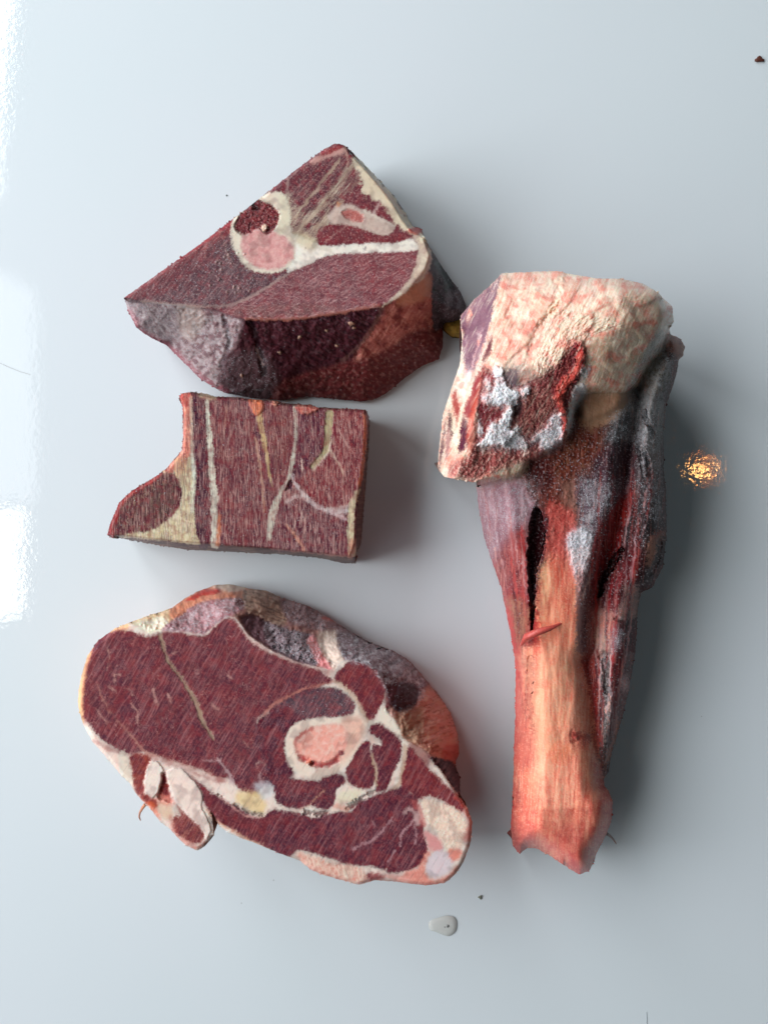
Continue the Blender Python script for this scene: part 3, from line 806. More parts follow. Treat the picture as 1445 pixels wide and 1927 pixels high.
    c.grain(m, 2, 2, 26, (52, 30, 36), 0.85, -0.08, 2.2, h=-0.0002); c.grain(m, -6, 1.8, 18, (168, 142, 118), 0.6, 0.08)
    P(u((520, 1080), (760, 1000), (780, 1150), (680, 1330), (560, 1330)), (94, 72, 64), a=0.5, soft=6)
    # red wet rim on the left edge
    Ln(u((90, 1540), (130, 1420), (210, 1210), (340, 1090), (520, 985), (620, 900)), (20, 12, 12, 9, 8), (166, 52, 50), a=0.8, soft=2.5, part="wet_rim", wet=0.8)
    m = P(u((820, 60), (945, 50), (945, 600), (930, 700), (850, 790), (740, 880), (660, 870), (700, 800), (850, 650), (855, 200)), (206, 124, 108), part="wet_rim", wet=0.8, warp=2)
    c.mottle(m, 6, (170, 40, 38), 0.85, 0.08); c.mottle(m, 5, (240, 180, 150), 0.8, 0.05)
    P(u((820, 60), (930, 60), (930, 180), (850, 170)), (186, 62, 58), a=0.7, soft=3); P(u((770, 760), (900, 740), (880, 880), (790, 920)), (214, 170, 130), a=0.7, soft=4)
    Ln(u((945, 110), (950, 400), (958, 700), (970, 900)), 6, (206, 180, 160), a=0.85, part="fat")
    Ln(u((960, 700), (975, 1000), (950, 1300)), 7, (208, 212, 196), a=0.8, soft=3)
    Ln(u((1110, 120), (1120, 300), (1145, 600), (1165, 900), (1185, 1200), (1190, 1640)), (7, 9, 12, 14, 17, 15), (212, 204, 186), a=0.95, part="fat", warp=1)
    Ln(u((1235, 1300), (1235, 1450), (1225, 1640)), (4, 9, 10), (206, 122, 84), a=0.8, soft=2)
    Ln(u((1320, 180), (1290, 450), (1230, 750)), 4, (176, 134, 120), a=0.5); Ln(u((1390, 380), (1340, 560)), 3, (180, 134, 124), a=0.5)
    # yellow vein, white seams, tendon
    Ln(q((270, 140), (300, 300), (340, 480), (375, 680), (400, 860), (420, 950)), (18, 15, 12, 9, 6, 2), (200, 168, 122), a=0.9, part="fat", warp=1.5)
    P(q((200, 110), (320, 110), (330, 220), (260, 260), (210, 190)), (224, 120, 84), a=0.85, soft=3, h=0.0006)
    Ln(q((265, 500), (300, 700), (330, 960), (345, 1200)), 5, (182, 142, 120), a=0.65)
    Ln(q((640, 180), (655, 400), (640, 600), (610, 760), (585, 870), (520, 990), (460, 1130), (420, 1250), (395, 1460)), (7, 7, 7, 9, 9, 7, 10, 18, 17, 10), (196, 186, 170), a=0.9, part="seam_fat", warp=1, jit=0.15)
    Ln(q((620, 840), (660, 950), (760, 1070), (880, 1160), (1000, 1200), (1150, 1190)), (6, 8, 9, 10, 10, 11), (204, 184, 182), a=0.9, part="seam_fat", warp=1, jit=0.15)
    Ln(q((560, 1105), (620, 1070), (700, 1060), (760, 1080)), 8, (198, 176, 172), a=0.85, warp=1); Ln(q((980, 1200), (1060, 1240), (1140, 1275)), 7, (204, 176, 176), a=0.8)
    Ln(q((960, 1180), (1080, 1160), (1160, 1150)), 6, (200, 180, 172), a=0.8)
    P(q((580, 920), (620, 890), (640, 940), (560, 1000)), (70, 34, 46), a=0.9, h=-0.0006)
    Ln(q((985, 250), (970, 400), (955, 560), (900, 680), (820, 760)), (18, 17, 15, 12, 13), (170, 158, 120), a=0.95, part="tendon", warp=1, jit=0.12, h=-0.0003)
    Ln(q((1010, 500), (985, 600), (1050, 700), (1105, 800), (1115, 900)), (6, 6, 4, 3, 2), (204, 180, 160), a=0.8); Ln(q((985, 610), (900, 710), (830, 790)), 4, (196, 176, 160), a=0.8)
    for a in (((1070, 400), (1150, 550), (1200, 620)), ((920, 980), (980, 1060), (1020, 1130)), ((660, 1130), (650, 1280), (620, 1390)), ((720, 1200), (740, 1350), (740, 1480)),
              ((640, 1120), (710, 1220), (690, 1320)), ((480, 1300), (600, 1340)), ((900, 1230), (880, 1290)), ((1120, 880), (1100, 1000))):
        Ln(q(*a), rng.uniform(2, 3.6), (196, 160, 150), a=0.7)
    Ln(q((570, 1340), (640, 1430), (740, 1580)), (5, 6, 6), (206, 146, 124), a=0.85); P(q((700, 680), (715, 720), (725, 790), (712, 800)), (230, 206, 190), a=0.9)
    m = P(q((640, 160), (860, 180), (840, 240), (720, 250), (660, 210)), (186, 74, 64), a=0.85, soft=2.5, warp=3, h=0.0008); c.mottle(m, 4, (236, 176, 152), 0.8, 0.0, h=0.0008)
    c.blob(*q((455, 140))[0], 7, (206, 138, 116), h=0.0009); P(u((1010, 60), (1110, 55), (1220, 110), (1100, 120)), (190, 172, 140), a=0.8)
    # right rim
    Ln(q((1320, 260), (1325, 500), (1295, 800), (1270, 950)), 7, (196, 112, 82), a=0.85, part="fat", warp=1)
    Ln(q((1260, 1000), (1210, 1100), (1190, 1250), (1190, 1400), (1200, 1620)), (9, 14, 17, 15, 15), (206, 192, 158), a=0.9, part="fat", warp=1.2)
    P(q((1180, 1480), (1235, 1480), (1210, 1640), (1160, 1640)), (206, 140, 116), a=0.8, soft=3)
    Ln(q((420, 1562), (700, 1592), (900, 1612), (1180, 1640)), 3, (196, 138, 130), a=0.7, h=0.0003)
    c.smear(allf, 91, 7, 0.6, 0.6); c.bleed(2.4, 0.28, 1.2, 0.3); c.punch(0.84, 1.35)
    c.grain(allf, 1, 1.6, 46, (60, 26, 40), 0.5, 0.08, 2.4); c.grain(allf, 1, 1.5, 44, (208, 164, 152), 0.36, 0.25, 2.6); c.mottle(allf, 12, (134, 44, 50), 0.35, 0.05); c.mottle(allf, 30, (96, 40, 50), 0.3, 0.0)
    c.streaks(allf, 92, 700, 6, 40, 1, (206, 168, 158), 0.42); c.streaks(allf, 92, 600, 8, 40, 1, (58, 28, 40), 0.5); c.streaks(allf, 84, 200, 6, 24, 1, (214, 180, 168), 0.4)
    c.disp += 0.00006 * fbm(c.X, c.Y, 4, 4, 2) + 0.0005 * fbm(c.X, c.Y, 16, 5, 2) * sstep(-2, 4, sdf(F, c.X, c.Y))
    root = thing("square_block", "squared frozen meat block with vertical grain, white seams and a pointed left corner", "meat cut", -0.06, 0.015)
    root["group"] = "frozen sawn meat pieces"
    build(root, c, sil, side_profile(F, sil, 0.040, 0.004, 1.6), edge_noise=1.9, edge_scale=4, round_px=5, inset=0.003, skirt_col=(120, 70, 62), crystals=900 if c.frost.max() > 0.16 else 0)
square_block()

# ================================================================== leg steak (bottom left)
def leg_steak():
    t = T(130, 1080, 1.8526)
    v = T(140, 1090, 3.803)       # left close-up
    r = T(500, 1090, 3.6125)      # right close-up
    f = T(240, 1400, 4.014)       # lower left close-up
    g = T(560, 1400, 4.25)        # lower right close-up
    sil = t((33, 460), (34, 410), (45, 350), (65, 285), (100, 235), (160, 190), (240, 158), (310, 135), (360, 118), (405, 85), (450, 60), (510, 38), (560, 36), (620, 50), (690, 58), (740, 84), (830, 110), (900, 150),
            (970, 195), (1050, 240), (1130, 268), (1190, 305), (1240, 365), (1290, 425), (1330, 485), (1355, 560), (1360, 625), (1345, 660), (1362, 710), (1362, 765), (1385, 805), (1405, 865), (1402, 930), (1372, 1010),
            (1345, 1050), (1310, 1078), (1240, 1086), (1130, 1072), (1070, 1068), (1010, 1084), (930, 1062), (850, 1036), (805, 1000), (740, 976), (640, 936), (560, 905), (525, 880), (500, 838)) + \
        f((645, 600), (655, 690), (590, 770), (530, 805), (440, 770), (375, 700), (320, 640), (250, 590), (200, 520), (130, 450), (60, 370), (20, 300), (-30, 250)) + \
        t((190, 710), (130, 640), (80, 580), (48, 520))
    sil = np.array(sil)
    F = t((0, 480), (0, 400), (20, 310), (60, 225), (130, 180), (215, 170), (280, 210), (330, 200), (400, 202), (472, 212), (510, 180), (548, 150), (575, 150), (596, 172), (625, 215), (700, 265), (800, 310), (880, 328), (925, 340), (950, 300),
          (1000, 305), (1050, 325), (1100, 390), (1112, 440), (1090, 480), (1130, 505), (1160, 572), (1230, 612), (1290, 680), (1345, 755), (1385, 810), (1440, 860), (1440, 1120), (760, 1120), (640, 1000), (400, 1020), (150, 800), (0, 620))
    c = Canvas((142, 1092, 896, 1672), 1.25, (150, 110, 102), 37)
    P, Ln = c.poly, c.line
    allm = (np.s_[:, :], np.ones(c.X.shape)); c.names = ['outer_membrane']
    # ---- frosted outside above the sawn face
    P(t((0, 330), (60, 240), (200, 130), (420, 40), (700, 40), (1200, 240), (1450, 600), (1300, 700), (900, 300), (600, 200), (300, 240)), (170, 124, 114), smooth=False, warp=0)
    c.mottle(allm, 22, (124, 78, 82), 0.7, 0.05, h=0.0012); c.mottle(allm, 8, (190, 160, 146), 0.5, 0.1)
    P(t((60, 250), (160, 175), (250, 150), (330, 120), (380, 130), (330, 190), (280, 215), (180, 195), (100, 240)), (226, 190, 152), soft=4, part="fat", wet=0.4)
    P(t((240, 170), (330, 150), (345, 200), (280, 218), (210, 198)), (232, 218, 196), soft=4)
    P(t((350, 120), (420, 75), (520, 38), (640, 45), (600, 90), (480, 90), (420, 130), (360, 160)), (206, 132, 104), soft=4, part="fat", wet=0.5)
    P(t((425, 80), (470, 56), (525, 52), (528, 66), (470, 76), (410, 98)), (196, 58, 44), soft=2, wet=0.8); P(t((500, 42), (560, 34), (620, 50), (560, 62)), (222, 190, 170), soft=3)
    m = P(t((330, 185), (380, 150), (450, 105), (560, 85), (612, 90), (610, 120), (560, 150), (510, 182), (470, 212), (400, 204), (330, 204)), (158, 108, 112), part="outer_muscle", soft=3, frost=0.55)
    c.mottle(m, 9, (150, 70, 78), 0.8, -0.05); c.blob(*t((600, 100))[0], 7, (136, 34, 38), h=-0.001)
    m = P(t((612, 60), (700, 60), (745, 110), (760, 160), (720, 185), (650, 175), (620, 130)), (180, 146, 128), part="outer_fat", soft=4)
    c.grain(m, 70, 4, 24, (110, 80, 70), 0.7, 0, h=-0.0006)
    P(t((600, 150), (640, 140), (700, 175), (740, 240), (860, 310), (800, 308), (700, 262), (640, 222), (606, 180)), (116, 78, 82), part="outer_muscle", soft=6, h=-0.0018, frost=0.2)
    m = P(t((680, 170), (760, 190), (860, 220), (880, 290), (850, 318), (760, 285), (700, 250)), (130, 104, 110), part="outer_muscle", soft=4, frost=0.5)
    c.veins(m, 12, (60, 30, 38), 0.8, 0.07, h=-0.0005, dens=-0.5)
    m = P(t((740, 90), (830, 108), (930, 160), (1000, 215), (930, 215), (850, 190), (770, 170)), (154, 112, 112), part="outer_muscle", soft=5, frost=0.5)
    c.mottle(m, 8, (104, 60, 68), 0.7, 0.0, h=-0.0012)
    P(t((830, 230), (860, 220), (890, 290), (945, 320), (925, 345), (880, 325), (850, 280)), (216, 136, 136), part="outer_fat", soft=3)
    P(t((880, 200), (960, 210), (960, 300), (930, 345), (900, 300), (870, 240)), (206, 184, 168), a=0.9, soft=5, frost=0.4)
    Ln(t((890, 155), (925, 160)), 8, (196, 80, 68), a=0.8, soft=3)
    m = P(t((940, 200), (1060, 240), (1150, 280), (1220, 340), (1245, 400), (1215, 470), (1140, 475), (1100, 400), (1040, 325), (960, 300)), (128, 92, 98), part="outer_muscle", soft=5, frost=0.55)
    c.grain(m, -60, 5, 30, (70, 38, 46), 0.75, 0.0, h=-0.001); c.mottle(m, 9, (160, 148, 152), 0.6, 0.1, frost=0.8)
    P(t((1110, 390), (1170, 380), (1215, 400), (1205, 470), (1150, 480), (1115, 440)), (60, 26, 34), a=0.85, soft=4, frost=0.25)
    m = P(t((1240, 400), (1290, 425), (1340, 500), (1362, 600), (1350, 665), (1300, 650), (1230, 610), (1160, 565), (1130, 500), (1200, 470)), (192, 132, 118), part="outer_fat", soft=4)
    c.grain(m, -70, 4, 30, (140, 70, 54), 0.6, 0.0, h=-0.0006); c.mottle(m, 14, (190, 146, 122), 0.6, 0.0)
    P(t((1150, 490), (1230, 470), (1220, 600), (1150, 560)), (150, 118, 96), a=0.7, soft=8); P(t((1310, 600), (1362, 600), (1345, 665), (1300, 650)), (170, 64, 50), a=0.7, soft=5)
    m = P(t((1262, 640), (1340, 660), (1368, 710), (1368, 780), (1330, 745), (1290, 690)), (66, 34, 40), part="outer_muscle", soft=2)
    c.grain(m, -50, 3, 20, (130, 96, 96), 0.7, 0.05)
    # ---- sawn face: fat underneath everything
    face = P(F, (228, 208, 196), smooth=False, warp=1.0, part="fat", wet=0.45)
    c.mottle(face, 12, (228, 176, 160), 0.4, 0.1)
    c.disp *= sstep(0, 6, sdf(F, c.X, c.Y))
    Ln(t((36, 500), (30, 430), (45, 340), (80, 262), (140, 205), (200, 182)), (22, 30, 28, 24, 18, 10), (232, 176, 128), a=0.9, soft=4)
    # big muscle
    big = P(v((70, 960), (72, 820), (90, 700), (120, 560), (150, 460), (230, 385), (330, 368), (430, 380), (520, 415), (600, 405), (650, 380), (760, 380), (850, 400), (940, 405), (1010, 340), (1090, 280), (1150, 290), (1200, 360), (1260, 450), (1400, 530)) +
            r((100, 530), (200, 575), (330, 610), (390, 640), (455, 690), (380, 725), (200, 790), (20, 890), (-60, 960), (-40, 1100), (0, 1280), (60, 1390), (-20, 1410)) +
            v((1300, 1560), (1180, 1500), (1130, 1440), (1000, 1400), (860, 1340), (640, 1270), (530, 1235), (380, 1245), (260, 1190), (160, 1110), (100, 1030)),
            (114, 54, 62), warp=1.2, soft=1.6, part="muscle", wet=0.55, frost=0.02)
    m2 = P(t((560, 580), (700, 660), (780, 690), (770, 740), (700, 740), (560, 720), (440, 650), (300, 630), (200, 540), (480, 520)), (98, 46, 58), a=0.55, soft=12)
    low = P(f((110, 40), (400, 120), (600, 180), (740, 270), (700, 290), (560, 200), (300, 130)), (150, 60, 54), a=0.7, soft=3)
    # edge glow band of paler red just inside the rim
    Ln(v((90, 1000), (85, 820), (130, 560), (170, 470), (250, 400), (340, 378)), 14, (156, 66, 66), a=0.75, soft=4)
    Ln(t((200, 200), (280, 222), (330, 208), (470, 222), (555, 160), (620, 225), (700, 275), (800, 318), (900, 345)), 7, (146, 60, 62), a=0.6, soft=3)
    Ln(t((90, 580), (160, 620), (250, 632), (400, 680), (520, 725)), 6, (150, 60, 62), a=0.6, soft=3)
    # saw streaks and marbling
    c.grain(big, -30, 1.7, 42, (78, 34, 46), 0.7, 0.0, 2.2, h=-0.00012); c.grain(big, -30, 1.35, 30, (178, 128, 128), 0.5, 0.17, 2.6)
    c.mottle(big, 3, (150, 92, 92), 0.45, 0.1); c.mottle(big, 26, (132, 60, 60), 0.45, 0.05); c.veins(big, 28, (176, 126, 118), 0.55, 0.018, dens=0.05)
    c.veins(big, 15, (170, 118, 114), 0.4, 0.03, dens=0.15)
    Ln(v((615, 400), (640, 480), (680, 590), (760, 700), (830, 800), (880, 900), (920, 1020), (985, 1120), (1000, 1150)), (7, 7, 7, 6, 8, 9, 7, 6, 3), (166, 138, 116), a=0.9, part="seam_fat", jit=0.2, warp=1.5, h=-0.0002)
    Ln(v((640, 480), (690, 590), (770, 700), (840, 800)), 2, (110, 74, 72), a=0.6)
    Ln(v((160, 740), (210, 870), (300, 1000), (400, 1110), (500, 1230), (560, 1260)), (2, 3, 5, 5, 6, 8), (184, 130, 118), a=0.75)
    for a in (((240, 470), (250, 570), (240, 640), (285, 680), (290, 750), (270, 790)), ((285, 690), (330, 680)), ((250, 770), (300, 800)), ((560, 790), (580, 850), (600, 900)), ((360, 780), (400, 790), (420, 830)),
              ((410, 890), (450, 950), (455, 1030)), ((160, 930), (200, 990), (240, 1020)), ((670, 820), (690, 880)), ((980, 890), (1040, 940)), ((1210, 1150), (1260, 1210), (1310, 1190)),
              ((1100, 690), (1130, 710)), ((700, 530), (730, 520))):
        Ln(v(*a), rng.uniform(2, 4), (194, 146, 136), a=0.75)
    Ln(f((560, 120), (650, 130), (700, 120)), 3, (190, 150, 150), a=0.7); Ln(f((690, 110), (740, 190), (780, 240), (790, 290)), (3, 4, 6, 10), (196, 166, 166), a=0.8); Ln(f((1130, 60), (1060, 150), (1000, 230), (1010, 290)), (3, 4, 5, 8), (186, 150, 150), a=0.7)
    # dark muscle arc over the bone
    dk = P(r((10, 900), (60, 860), (150, 810), (250, 760), (370, 735), (470, 740), (560, 790), (605, 850), (600, 905), (520, 930), (400, 935), (280, 950), (180, 1010), (130, 1110), (140, 1200), (190, 1310), (150, 1350), (60, 1400), (-20, 1330), (-70, 1180), (-60, 980)),
           (92, 46, 58), part="muscle", warp=1.5, soft=3)
    c.grain(dk, -30, 1.6, 38, (52, 28, 40), 0.7, 0.0); c.grain(dk, -30, 1.35, 26, (160, 120, 130), 0.55, 0.12, 2.6)
    d2 = P(r((110, 850), (300, 760), (470, 745), (560, 795), (605, 860), (595, 905), (500, 930), (380, 930), (250, 950), (200, 900)), (68, 48, 56), a=0.85, soft=6, frost=0.25); c.mottle(d2, 4, (120, 104, 112), 0.6, 0.1)
    Ln(r((-20, 930), (60, 845), (160, 795), (260, 748), (380, 715), (460, 700)), (5, 6, 6, 5, 4, 4), (186, 118, 106), a=0.85, part="seam_fat")
    Ln(r((-60, 950), (10, 920), (20, 890)), 4, (190, 150, 140), a=0.7); Ln(r((-60, 1250), (-20, 1240), (0, 1270)), 4, (190, 150, 140), a=0.7)
    # triangular muscle right of it
    m = P(r((470, 650), (520, 600), (560, 560), (640, 560), (720, 600), (790, 650), (815, 720), (800, 820), (760, 900), (735, 950), (700, 955), (660, 890), (610, 800), (540, 730), (480, 690)), (132, 56, 58), part="muscle", warp=1.5)
    c.mottle(m, 3, (166, 96, 92), 0.5, 0.1); c.grain(m, -20, 2, 18, (96, 42, 48), 0.5, 0.05); c.veins(m, 14, (186, 130, 120), 0.5, 0.03, dens=0.1)
    m = P(r((790, 640), (880, 650), (900, 720), (870, 830), (820, 880), (800, 800), (815, 720)), (96, 40, 46), a=0.8, soft=5, part="outer_muscle")
    # bone
    b = P(r((610, 880), (660, 900), (690, 980), (665, 1080), (620, 1170), (560, 1260), (500, 1310), (420, 1345), (320, 1352), (220, 1320), (160, 1250), (132, 1150), (140, 1060), (190, 990), (270, 955), (400, 945), (530, 935), (590, 920)),
          (228, 206, 190), part="bone", warp=1, wet=0.5)
    P(r((520, 960), (640, 940), (670, 1040), (600, 1160), (520, 1240), (460, 1200), (540, 1080)), (222, 168, 148), a=0.7, soft=8)
    b = P(r((215, 1090), (250, 1040), (320, 1010), (400, 990), (480, 985), (540, 1010), (560, 1080), (540, 1170), (500, 1230), (430, 1265), (340, 1275), (260, 1240), (215, 1180)), (234, 164, 148), part="marrow", warp=2, soft=3, wet=0.7)
    c.mottle(b, 9, (242, 202, 186), 0.8, -0.05); c.mottle(b, 5, (222, 132, 120), 0.5, 0.15)
    Ln(r((225, 1200), (200, 1130), (215, 1080), (260, 1040), (320, 1015)), 6, (180, 70, 66), a=0.8, soft=2.5)
    Ln(r((235, 1215), (290, 1235), (340, 1260), (420, 1262), (480, 1230)), 9, (168, 38, 44), a=0.85, soft=3, wet=0.9, h=-0.0005)
    c.blob(*r((318, 1250))[0], 5, (110, 20, 30), h=-0.0008); c.blob(*r((296, 1245))[0], 5, (226, 130, 104), h=0.0006)
    c.blob(*r((515, 1180))[0], 5, (104, 46, 66), a=0.9); Ln(r((440, 1240), (480, 1210), (520, 1170)), 4, (180, 70, 70), a=0.7)
    # small muscles between seams on the right
    for pts, col in ((((700, 1020), (740, 985), (800, 995), (870, 1040), (910, 1080), (925, 1160), (910, 1230), (860, 1330), (830, 1420), (760, 1445), (745, 1400), (760, 1300), (720, 1190), (730, 1120), (790, 1130), (760, 1080), (710, 1050)), (108, 50, 60)),
                     (((545, 1300), (580, 1230), (660, 1110), (710, 1105), (715, 1180), (750, 1290), (745, 1380), (700, 1425), (630, 1420), (560, 1380)), (118, 56, 62))):
        m = P(r(*pts), col, part="muscle", warp=1.5); c.mottle(m, 3, (158, 104, 104), 0.45, 0.15); c.grain(m, -30, 1.6, 24, (80, 38, 50), 0.6, 0.0); c.veins(m, 14, (190, 148, 140), 0.6, 0.03, dens=0.05)
    Ln(r((720, 1190), (745, 1290), (750, 1400)), 5, (190, 160, 134), a=0.8)
    Ln(r((470, 690), (560, 760), (620, 830), (690, 960)), 6, (204, 170, 148), a=0.85, part="seam_fat")
    P(r((770, 900), (800, 865), (830, 900), (880, 960), (915, 1030), (920, 1090), (870, 1040), (800, 990), (740, 980), (695, 1000), (700, 970), (760, 950)), (226, 208, 192), part="fat")
    # right edge muscle
    m = P(g((880, 20), (960, 90), (1060, 200), (1180, 320), (1260, 400), (1320, 490), (1300, 560), (1180, 470), (1060, 420), (960, 440), (900, 390), (830, 340), (820, 240), (860, 130)), (138, 52, 54), part="muscle", warp=1.5, soft=2.5)
    c.mottle(m, 3, (176, 110, 104), 0.45, 0.1); c.grain(m, -20, 2, 20, (106, 40, 46), 0.5, 0.05)
    Ln(g((860, 20), (850, 140), (830, 220), (810, 320), (740, 380)), (8, 9, 6, 7, 6), (200, 166, 144), a=0.85, part="seam_fat")
    P(g((880, 0), (960, 10), (1050, 100), (1040, 180), (940, 80)), (120, 30, 32), a=0.7, soft=4)
    # oval muscle below the bone
    m = P(f((1110, 380), (1100, 300), (1200, 265), (1330, 270), (1445, 275)) + g((200, 270), (320, 240), (375, 270), (380, 310), (310, 370), (300, 450), (260, 510), (180, 520), (100, 490), (20, 520)) + f((1300, 495), (1200, 480), (1130, 440)),
          (100, 46, 58), part="muscle", warp=1.5)
    c.mottle(m, 3, (160, 116, 120), 0.5, 0.15, frost=0.25); c.grain(m, -30, 1.6, 24, (68, 32, 46), 0.6, 0.0); c.veins(m, 16, (184, 130, 120), 0.6, 0.03, dens=0.0)
    Ln(g((20, 520), (90, 490), (160, 420), (210, 380)), 3, (196, 140, 120), a=0.7)
    # long lower muscle
    lo = P(f((400, 190), (480, 240), (560, 300), (640, 370), (760, 440), (880, 510), (960, 550), (1030, 545), (1100, 500), (1200, 505), (1300, 520)) +
           g((40, 560), (130, 590), (250, 560), (330, 540), (430, 540), (500, 470), (620, 410), (750, 370), (850, 340), (900, 390), (960, 450), (960, 540), (1000, 640), (1010, 720), (1040, 860), (1010, 930), (960, 985), (860, 1020), (740, 1030), (600, 980), (420, 970), (300, 930), (100, 870), (0, 850), (-60, 900)) +
           f((1130, 830), (1040, 780), (920, 720), (800, 650), (680, 580), (600, 480), (560, 400), (520, 320), (440, 240)),
           (100, 46, 58), part="muscle", warp=1.2, soft=1.8)
    c.grain(lo, -30, 1.7, 40, (70, 32, 46), 0.7, 0.0, 2.2, h=-0.00012); c.grain(lo, -30, 1.35, 26, (168, 118, 124), 0.5, 0.17, 2.6); c.mottle(lo, 3, (140, 88, 94), 0.4, 0.12)
    c.veins(lo, 22, (178, 130, 130), 0.6, 0.022, dens=0.0)
    P(f((420, 210), (560, 300), (700, 440), (900, 560), (1000, 640), (1060, 760), (900, 690), (700, 580), (590, 440)), (140, 62, 60), a=0.6, soft=6)
    for a in (((750, 600), (680, 690), (600, 770), (520, 800), (440, 850)), ((820, 820), (830, 720), (900, 640), (940, 600)), ((940, 800), (950, 720), (930, 640)), ((600, 620), (620, 660)), ((780, 850), (720, 940))):
        Ln(g(*a), rng.uniform(3, 4.5), (184, 140, 144), a=0.75)
    Ln(g((860, 540), (900, 520), (940, 560), (960, 640)), 9, (196, 160, 156), a=0.8, soft=3); Ln(g((930, 460), (960, 500), (990, 560), (1010, 640)), 11, (196, 96, 92), a=0.7, soft=3)
    # rim line under it
    Ln(f((600, 500), (680, 590), (800, 660), (930, 730), (1060, 800)), 4, (206, 130, 90), a=0.7)
    # ---- fat strip details: yellow patch and black gaps
    P(f((820, 370), (900, 360), (1000, 370), (1050, 440), (1030, 530), (960, 520), (880, 480), (830, 440)), (224, 194, 140), a=0.8, soft=6)
    P(f((960, 300), (1080, 290), (1100, 380), (1040, 420), (990, 370)), (208, 210, 214), a=0.6, soft=6)
    for a, w in ((f((815, 455), (870, 490), (930, 520), (1030, 535)), 5), (f((690, 380), (720, 395)), 4), (g((70, 545), (130, 560), (220, 556)), 9), (g((395, 515), (440, 495), (500, 465)), (5, 15, 13)), (g((500, 440), (560, 405), (620, 380)), (5, 5, 7))):
        Ln(a, w, (58, 40, 40), a=0.75, soft=1.8, h=-0.0005, part="gap", jit=0.7, warp=2.2, ws=5)
    Ln(f((700, 400), (800, 480), (900, 545), (1010, 555)), 3, (220, 160, 150), a=0.8); Ln(g((300, 500), (360, 510), (400, 520)), 9, (220, 160, 140), a=0.8)
    P(g((320, 400), (420, 370), (520, 380), (450, 450), (330, 470)), (214, 206, 172), a=0.6, soft=5)
    # lower left fat lobes and flap
    P(f((20, 90), (140, 80), (185, 130), (140, 240), (130, 330), (200, 400), (240, 480), (150, 460), (60, 350), (20, 220)), (160, 74, 62), part="muscle", warp=1.5, soft=2)
    P(f((-60, 60), (10, 90), (30, 200), (40, 330), (-40, 240)), (220, 202, 186), part="fat")
    P(f((170, 140), (240, 150), (275, 215), (250, 310), (200, 400), (140, 370), (135, 250)), (234, 212, 200), part="fat", h=0.0005)
    P(f((262, 225), (290, 225), (305, 300), (320, 360), (340, 440), (290, 430), (230, 410), (250, 330)), (150, 54, 46), part="muscle", h=-0.0012, soft=2.5)
    P(f((235, 430), (300, 430), (340, 480), (335, 560), (280, 570), (240, 500)), (224, 190, 166), part="fat", soft=3)
    P(f((140, 440), (200, 450), (250, 560), (210, 540)), (206, 96, 62), a=0.8, soft=4); c.mottle(P(f((220, 380), (330, 400), (350, 460), (240, 450)), (226, 150, 134), a=0.7, soft=4), 3, (196, 70, 60), 0.7, 0.1)
    fl = P(f((300, 210), (400, 190), (520, 300), (570, 400), (560, 470), (600, 560), (630, 640), (600, 720), (560, 640), (500, 570), (430, 500), (370, 440), (330, 340)), (234, 210, 198), part="fat", h=0.0004)
    m = P(f((345, 570), (360, 540), (400, 540), (370, 450), (420, 500), (470, 560), (540, 610), (580, 690), (560, 740), (500, 755), (430, 720), (360, 670)), (146, 72, 66), part="muscle", warp=1.5)
    c.grain(m, -30, 1.8, 24, (190, 136, 122), 0.5, 0.1)
    Ln(f((330, 560), (350, 680), (430, 740), (520, 785), (600, 740)), 8, (196, 110, 98), a=0.7, soft=3); Ln(f((660, 560), (655, 690), (590, 770)), 7, (112, 74, 60), a=0.8, soft=2.5)
    # bottom right bone end, cartilage, pink rim
    b = P(g((990, 440), (1080, 450), (1180, 480), (1270, 520), (1330, 590), (1360, 680), (1330, 760), (1300, 830), (1200, 850), (1150, 790), (1100, 700), (1040, 640), (1000, 540)), (236, 206, 186), part="bone", warp=2, wet=0.6)
    c.mottle(b, 6, (240, 224, 206), 0.8, -0.05, h=0.0003); c.mottle(b, 4, (226, 170, 154), 0.5, 0.15)
    Ln(g((1280, 430), (1350, 540), (1390, 640), (1350, 760)), 14, (196, 78, 66), a=0.7, soft=5)
    P(g((1010, 700), (1100, 730), (1160, 800), (1140, 860), (1060, 850), (1030, 780)), (214, 146, 142), part="cartilage", soft=3)
    P(g((1040, 920), (1090, 860), (1180, 860), (1240, 900), (1240, 970), (1180, 1050), (1090, 1070), (1030, 1030)), (214, 196, 198), part="cartilage_bone", soft=3, wet=0.7)
    m = P(g((1010, 880), (1060, 870), (1020, 990), (1060, 1080), (1180, 1060), (1290, 960), (1240, 1060), (1120, 1130), (940, 1120), (820, 1080), (880, 1020), (960, 990)), (214, 120, 106), a=0.9, soft=4, wet=0.7); c.mottle(m, 4, (236, 190, 170), 0.6, 0.0)
    P(g((1200, 850), (1290, 840), (1310, 890), (1260, 940), (1210, 900)), (226, 120, 100), a=0.8, soft=3)
    m = P(g((0, 860), (100, 890), (300, 950), (500, 1000), (560, 1050), (520, 1110), (440, 1110), (260, 1080), (120, 1010), (0, 930)), (222, 178, 162), part="rim_fat", soft=3, wet=0.6, warp=2)
    c.mottle(m, 7, (202, 112, 98), 0.75, 0.0); c.grain(m, 20, 4, 20, (236, 220, 200), 0.7, 0.05, h=0.0004)
    P(g((560, 1030), (640, 1025), (700, 1060), (650, 1090), (570, 1090)), (140, 30, 40), a=0.85, soft=3); P(g((700, 1040), (860, 1060), (900, 1100), (780, 1100)), (222, 160, 148), a=0.8, soft=3)
    Ln(g((-100, 920), (100, 1000), (300, 1080), (440, 1115), (600, 1095), (800, 1108), (980, 1130), (1150, 1120)), 5, (190, 84, 76), a=0.7, soft=2)
    c.smear(face, 60, 6, 0.6)
